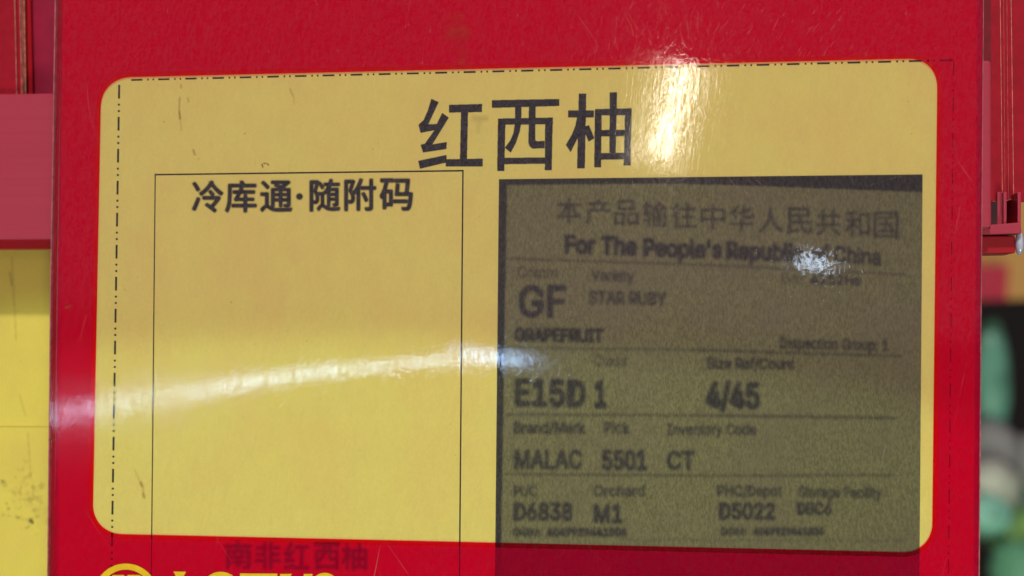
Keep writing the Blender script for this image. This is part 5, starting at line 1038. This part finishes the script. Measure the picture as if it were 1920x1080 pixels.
# hairline scratches on the film, their glints painted as pale colour
M_scr, nt, out = newmat('scratch_haze')
d = N(nt, 'ShaderNodeBsdfDiffuse')
d.inputs['Color'].default_value = (0.8, 0.62, 0.5, 1)
t = N(nt, 'ShaderNodeBsdfTransparent')
a = N(nt, 'ShaderNodeAttribute', attribute_name='ink')
nt.links.new(mixs(nt, math_(nt, 'MULTIPLY', a.outputs['Fac'], 0.55), t.outputs[0], d.outputs[0]), out.inputs['Surface'])
for k in range(130):
    if k < 60:
        x, y = random.uniform(1120, 1600), random.uniform(15, 108)
        an = random.uniform(-68, -48) if x > 1330 else random.uniform(-125, -78)
        L_ = random.uniform(5, 22)
    elif k < 105:
        x, y = random.uniform(130, 1820), random.uniform(5, 130)
        an = random.uniform(-115, -75)
        L_ = random.uniform(3, 13)
    else:
        x, y = random.uniform(1100, 1420), random.uniform(330, 400)
        an = random.uniform(15, 60)
        L_ = random.uniform(6, 26)
    dx, dy = math.cos(math.radians(an)) * L_, math.sin(math.radians(an)) * L_
    stain('scratch', [((x, y), (x + dx * .5, y + dy * .5), .9, random.uniform(.12, .34)), ((x + dx * .5, y + dy * .5), (x + dx * 1.0 + .6, y + dy), .7, random.uniform(.08, .28))],
          .45, YF, M_scr, sleeve, 1.5)
for (p0, p1, p2) in (((163, 160), (166, 200), (176, 245)), ((162, 590), (155, 615), (150, 640)), ((1620, 350), (1655, 340), (1690, 330)),
                     ((1575, 305), (1590, 320), (1600, 345)), ((480, 815), (475, 840), (455, 870))):
    stain('scratch', [(p0, p1, .9, .14), (p1, p2, .9, .14)], .5, YF, M_scr, sleeve, 1.5)

# ------------------------------------------------------------------ LEFT NEIGHBOURS
YR = 0.010
rail = empty('shelf_rail', P(-60, 465, YR), 'red plastic shelf rail with pinkish sheen in its colour, running off left of the sign', 'shelf rail')
solid('rail_face', [P(-260, 180, YR), P(140, 174.5, YR), P(140, 449, YR), P(-260, 452, YR)], 0.004, M_rail, rail, 0.0004)
solid('rail_lip', [P(-260, 451, YR + 0.0008), P(140, 447, YR + 0.0008), P(140, 466.5, YR + 0.0016), P(-260, 469, YR + 0.0016)], 0.004, M_raild, rail, 0.0003)
nb = empty('neighbour_sign', P(0, 1250, 0.022), 'worn yellow price sign with a dark smudge, left behind the red sleeve', 'sign')
solid('yellow_sheet', [P(-260, 440, 0.022), P(200, 440, 0.022), P(200, 803, 0.022), P(-260, 803, 0.022)], 0.0006, M_paper2, nb)
solid('lower_sheet', [P(-260, 801, 0.0215), P(200, 801.5, 0.0215), P(200, 1330, 0.0215), P(-260, 1330, 0.0215)], 0.0005, M_paper2, nb, 0)
YN = 0.0214
st_ = []
for _ in range(90):
    x = random.gauss(48, 19)
    y = random.gauss(930, 26)
    st_.append(((x, y), (x + random.uniform(-9, 9), y + random.uniform(-9, 9)), random.uniform(5, 12), random.uniform(.08, .30)))
st_ += [((55, 975), (64, 980), 7, .95), ((30, 968), (50, 976), 4, .5), ((3, 898), (6, 905), 6, .8), ((14, 953), (17, 955), 4, .8), ((33, 938), (35, 940), 3, .7)]
stain('smudge', st_, 1.6, YN, M_grime, nb, 1.0, patchy=True)
stain('hair_mark', [((22, 480), (26, 560), 1.8, .3), ((18, 510), (22, 535), 2.5, .5), ((26, 560), (30, 640), 1.6, .35), ((36, 740), (48, 780), 1.6, .35), ((52, 810), (58, 900), 1.5, .3)],
      1.2, 0.0212, M_grime, nb, 1.0)
cards_g = 'red cards stacked behind the left rail'
YC = 0.0125
for k, (xt, xb, lab) in enumerate(((24.0, 31.0, 'red card at far left, frontmost of its stack above the rail'),
                                   (33.5, 40.5, 'red card second from the front in the left stack'),
                                   (37.5, 43.5, 'red card third in the left stack, close behind the second'),
                                   (41.5, 46.5, 'red card with the pale thick edge, fourth in the left stack'))):
    y = YC + k * 0.0011
    c = solid('red_card', [P(-260, -130, y), P(xt, -130, y), P(xb, 190, y), P(-260, 190, y)], 0.0004 if k < 3 else 0.0006, M_card)
    prop(c, lab, 'card', cards_g)
    e = solid('card_edge', [P(xt + .05, -130, y - 0.00002), P(xt + (0.9 if k < 3 else 2.0), -130, y - 0.00002), P(xb + (0.9 if k < 3 else 2.0), 190, y - 0.00002), P(xb + .05, 190, y - 0.00002)],
              0.0004, M_edge)
    e.parent = c
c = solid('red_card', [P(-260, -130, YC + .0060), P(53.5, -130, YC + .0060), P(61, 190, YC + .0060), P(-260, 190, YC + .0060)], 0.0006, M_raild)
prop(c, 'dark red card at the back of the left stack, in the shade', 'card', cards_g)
c = solid('crimson_board', [P(-260, -160, 0.021), P(200, -160, 0.021), P(200, 190, 0.021), P(-260, 190, 0.021)], 0.001, M_cardd)
prop(c, 'crimson board behind the left card stack and above the rail', 'board')

# ------------------------------------------------------------------ RIGHT NEIGHBOURS
YQ = 0.010
ch = empty('rail_channel', P(1870, 440, YQ), 'open end of a red rail channel, pinkish sheen in its colour, with two hollow cells, right of the sign', 'rail channel')
solid('front_lip', [P(1800, 113, YQ), P(1855, 113, YQ), P(1859.5, 117, YQ), P(1859.5, 422, YQ), P(1857, 428, YQ), P(1800, 433, YQ)], 0.003, M_rail, ch, 0.0008)
solid('channel_floor', [P(1800, 427, YQ + .002), P(1861, 421, YQ + .002), P(1914, 417, YQ + .002), P(1916, 438, YQ + .002), P(1800, 441, YQ + .002)], 0.03, M_rail, ch, 0.0003)
solid('inner_pillar', [P(1870, 360, YQ + .005), P(1881, 360, YQ + .005), P(1881, 422, YQ + .005), P(1870, 422, YQ + .005)], 0.01, M_rail, ch, 0.0002)
solid('cell_divider', [P(1881.5, 360, YQ + .003), P(1888, 360, YQ + .003), P(1887.5, 422, YQ + .003), P(1882, 422, YQ + .003)], 0.03, M_rail, ch, 0.0002)
solid('rear_wall', [P(1908, 360, YQ + .003), P(1914.5, 360, YQ + .003), P(1914.5, 420, YQ + .003), P(1908, 420, YQ + .003)], 0.03, M_rail, ch, 0.0002)
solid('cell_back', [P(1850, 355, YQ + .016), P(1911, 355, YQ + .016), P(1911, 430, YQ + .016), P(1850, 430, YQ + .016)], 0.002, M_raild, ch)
solid('lower_bar', [P(1800, 443, YQ + .004), P(1904, 442, YQ + .004), P(1904, 474.5, YQ + .004), P(1800, 476.5, YQ + .004)], 0.012, M_raild, ch, 0.0004)
# shiny bracket end
bm = bmesh.new()
bmesh.ops.create_uvsphere(bm, u_segments=24, v_segments=16, radius=1.0)
ctr = P(1911.5, 453, YQ + .004)
for v_ in bm.verts:
    k = 1.0 + 0.25 * (-v_.co.z)
    v_.co = Vector((v_.co.x * 0.00092 * k, v_.co.y * 0.0012 * k, v_.co.z * 0.0030)) + ctr
me = bpy.data.meshes.new('end_cap')
bm.to_mesh(me)
bm.free()
link('end_cap', me, M_metal, ch, smooth=True)
gr = 'red cards standing in the rail channel'
YD = 0.0165
labs = ('red card at right of the sign, frontmost in the channel', 'red card second from the front in the channel',
        'red card third in the channel with a pale edge', 'red card last of the close stack in the channel')
for k, (xt, xb, bot) in enumerate(((1874.5, 1879.0, 377), (1881.5, 1884.5, 375.5), (1887.5, 1891.0, 375), (1894.5, 1900.0, 373.5))):
    y = YD + k * 0.0012
    c = solid('red_card', [P(1800, -130, y), P(xt - 1, -130, y), P(xb, bot, y), P(1800, bot + 1, y)], 0.0004, M_card)
    prop(c, labs[k], 'card', gr)
    w = (1.1, 0.35, 0.45, 1.3)[k]
    e = solid('card_edge', [P(xt - .95, -130, y - .00002), P(xt - 1 + w, -130, y - .00002), P(xb + w, bot, y - .00002), P(xb + .05, bot, y - .00002)], 0.0005, M_edge)
    e.parent = c
    e = solid('card_edge', [P(1862, bot + .2, y - .00002), P(xb, bot + .1, y - .00002), P(xb, bot + 1.2, y - .00002), P(1862, bot + 1.2, y - .00002)], 0.0004, M_edge)
    e.parent = c
c = solid('gap_shade_strip', [P(1800, -130, 0.0155), P(1857, -130, 0.0155), P(1859.0, 160, 0.0155), P(1800, 160, 0.0155)], 0.0006, M_gap)  # dark sheet put where only the shaded gap is
prop(c, 'dark maroon strip put in for the shade of the gap between sign edge and right card stack', 'strip')
c = solid('red_card', [P(1850, -130, 0.0235), P(2100, -130, 0.0235), P(2100, 380, 0.0235), P(1850, 378, 0.0235)], 0.0010, M_card)
prop(c, 'wide darker red card at the right edge behind the channel', 'card')

# ------------------------------------------------------------------ FAR BACKGROUND (out of focus stall)
def blob(name, px, py, Y, wx, wz, mat, lab, cat, lump=0.25, seed=0, leaves=0, group=None):
    bm = bmesh.new()
    bmesh.ops.create_icosphere(bm, subdivisions=4, radius=1.0)
    c_ = P(px, py, Y)
    s_ = (Y - CAM.y) / 2700.0
    for v_ in bm.verts:
        n_ = 1 + lump * noise.noise(v_.co * 2.3 + Vector((seed, seed, 0))) + 0.5 * lump * noise.noise(v_.co * 6 + Vector((seed, 0, 3)))
        v_.co = Vector((v_.co.x * wx * s_, v_.co.y * wx * s_, v_.co.z * wz * s_)) * n_ + c_
    me = bpy.data.meshes.new(name)
    bm.to_mesh(me)
    bm.free()
    o = link(name, me, mat, None, smooth=True)
    return prop(o, lab, cat, group)


M_or = plastic('orange_yellow_panel', (0.60, 0.32, 0.10), 0.6, 0.3)
M_rp = plastic('red_poster', (0.52, 0.03, 0.07), 0.6, 0.3)
M_dk = plastic('dark_shelf', (0.030, 0.024, 0.026), 0.8, 0.1)
M_gm = plastic('mint_green_wrap', (0.16, 0.46, 0.27), 0.5, 0.4, 0.2, 12)
M_teal = plastic('teal_wrap', (0.13, 0.34, 0.26), 0.3, 0.6, 0.3, 30)
M_wh = plastic('white_bag', (0.62, 0.66, 0.56), 0.5, 0.4, 0.2, 14)
M_gr = plastic('leaf_green', (0.24, 0.48, 0.13), 0.6, 0.3, 0.35, 20)
M_gt = plastic('pale_green_wrap', (0.28, 0.66, 0.52), 0.5, 0.5, 0.3, 40)
M_gy = plastic('grey_wrap', (0.30, 0.30, 0.31), 0.6, 0.4, 0.2, 30)
YB = 1.10
pn = solid('orange_panel', [P(1700, 340, YB), P(2300, 340, YB), P(2300, 552, YB), P(1700, 566, YB)], 0.01, M_or)
prop(pn, 'blurred orange yellow shelf panel far behind at right', 'panel')
pr = solid('red_poster', [P(1700, 498, YB - .02), P(1892, 498, YB - .02), P(1888, 562, YB - .02), P(1700, 562, YB - .02)], 0.004, M_rp)
prop(pr, 'blurred red card in front of the orange shelf panel', 'card')
bk = solid('stall_back', [P(1300, -900, 2.2), P(3100, -900, 2.2), P(3100, 2200, 2.2), P(1300, 2200, 2.2)], 0.02, M_dk)
prop(bk, kind='structure')
blob('wrapped_bundle', 1858, 720, YB + .03, 34, 118, M_teal, 'tall blurred teal wrapped bundle just right of the sleeve', 'bundle', 0.06, 1)
blob('grey_parcel', 1858, 848, YB, 52, 56, M_gy, 'blurred grey parcel under the teal bundle', 'parcel', 0.08, 2)
blob('white_bag', 1858, 915, YB - .05, 52, 48, M_wh, 'blurred whitish plastic bag right of the sleeve, below the grey parcel', 'bag', 0.10, 3)
blob('grey_parcel', 1928, 862, YB + .02, 30, 46, M_gy, 'blurred grey round parcel at the right frame edge', 'parcel', 0.08, 8)
blob('dark_teal_parcel', 1925, 930, YB + .12, 60, 70, M_teal, 'blurred dark teal item above the leaf green vegetable', 'parcel', 0.08, 6)
blob('turquoise_parcel', 1845, 968, YB - .08, 50, 38, M_gt, 'blurred pale turquoise parcel below the white bag', 'parcel', 0.08, 4)
blob('leafy_vegetable', 1912, 1000, YB - .02, 62, 44, M_gr, 'blurred leaf green vegetable at the lower right', 'vegetable', 0.12, 5)
blob('mint_green_parcel', 1908, 1068, YB - .10, 48, 52, M_gm, 'blurred mint green parcel at the bottom right corner', 'parcel', 0.10, 7)
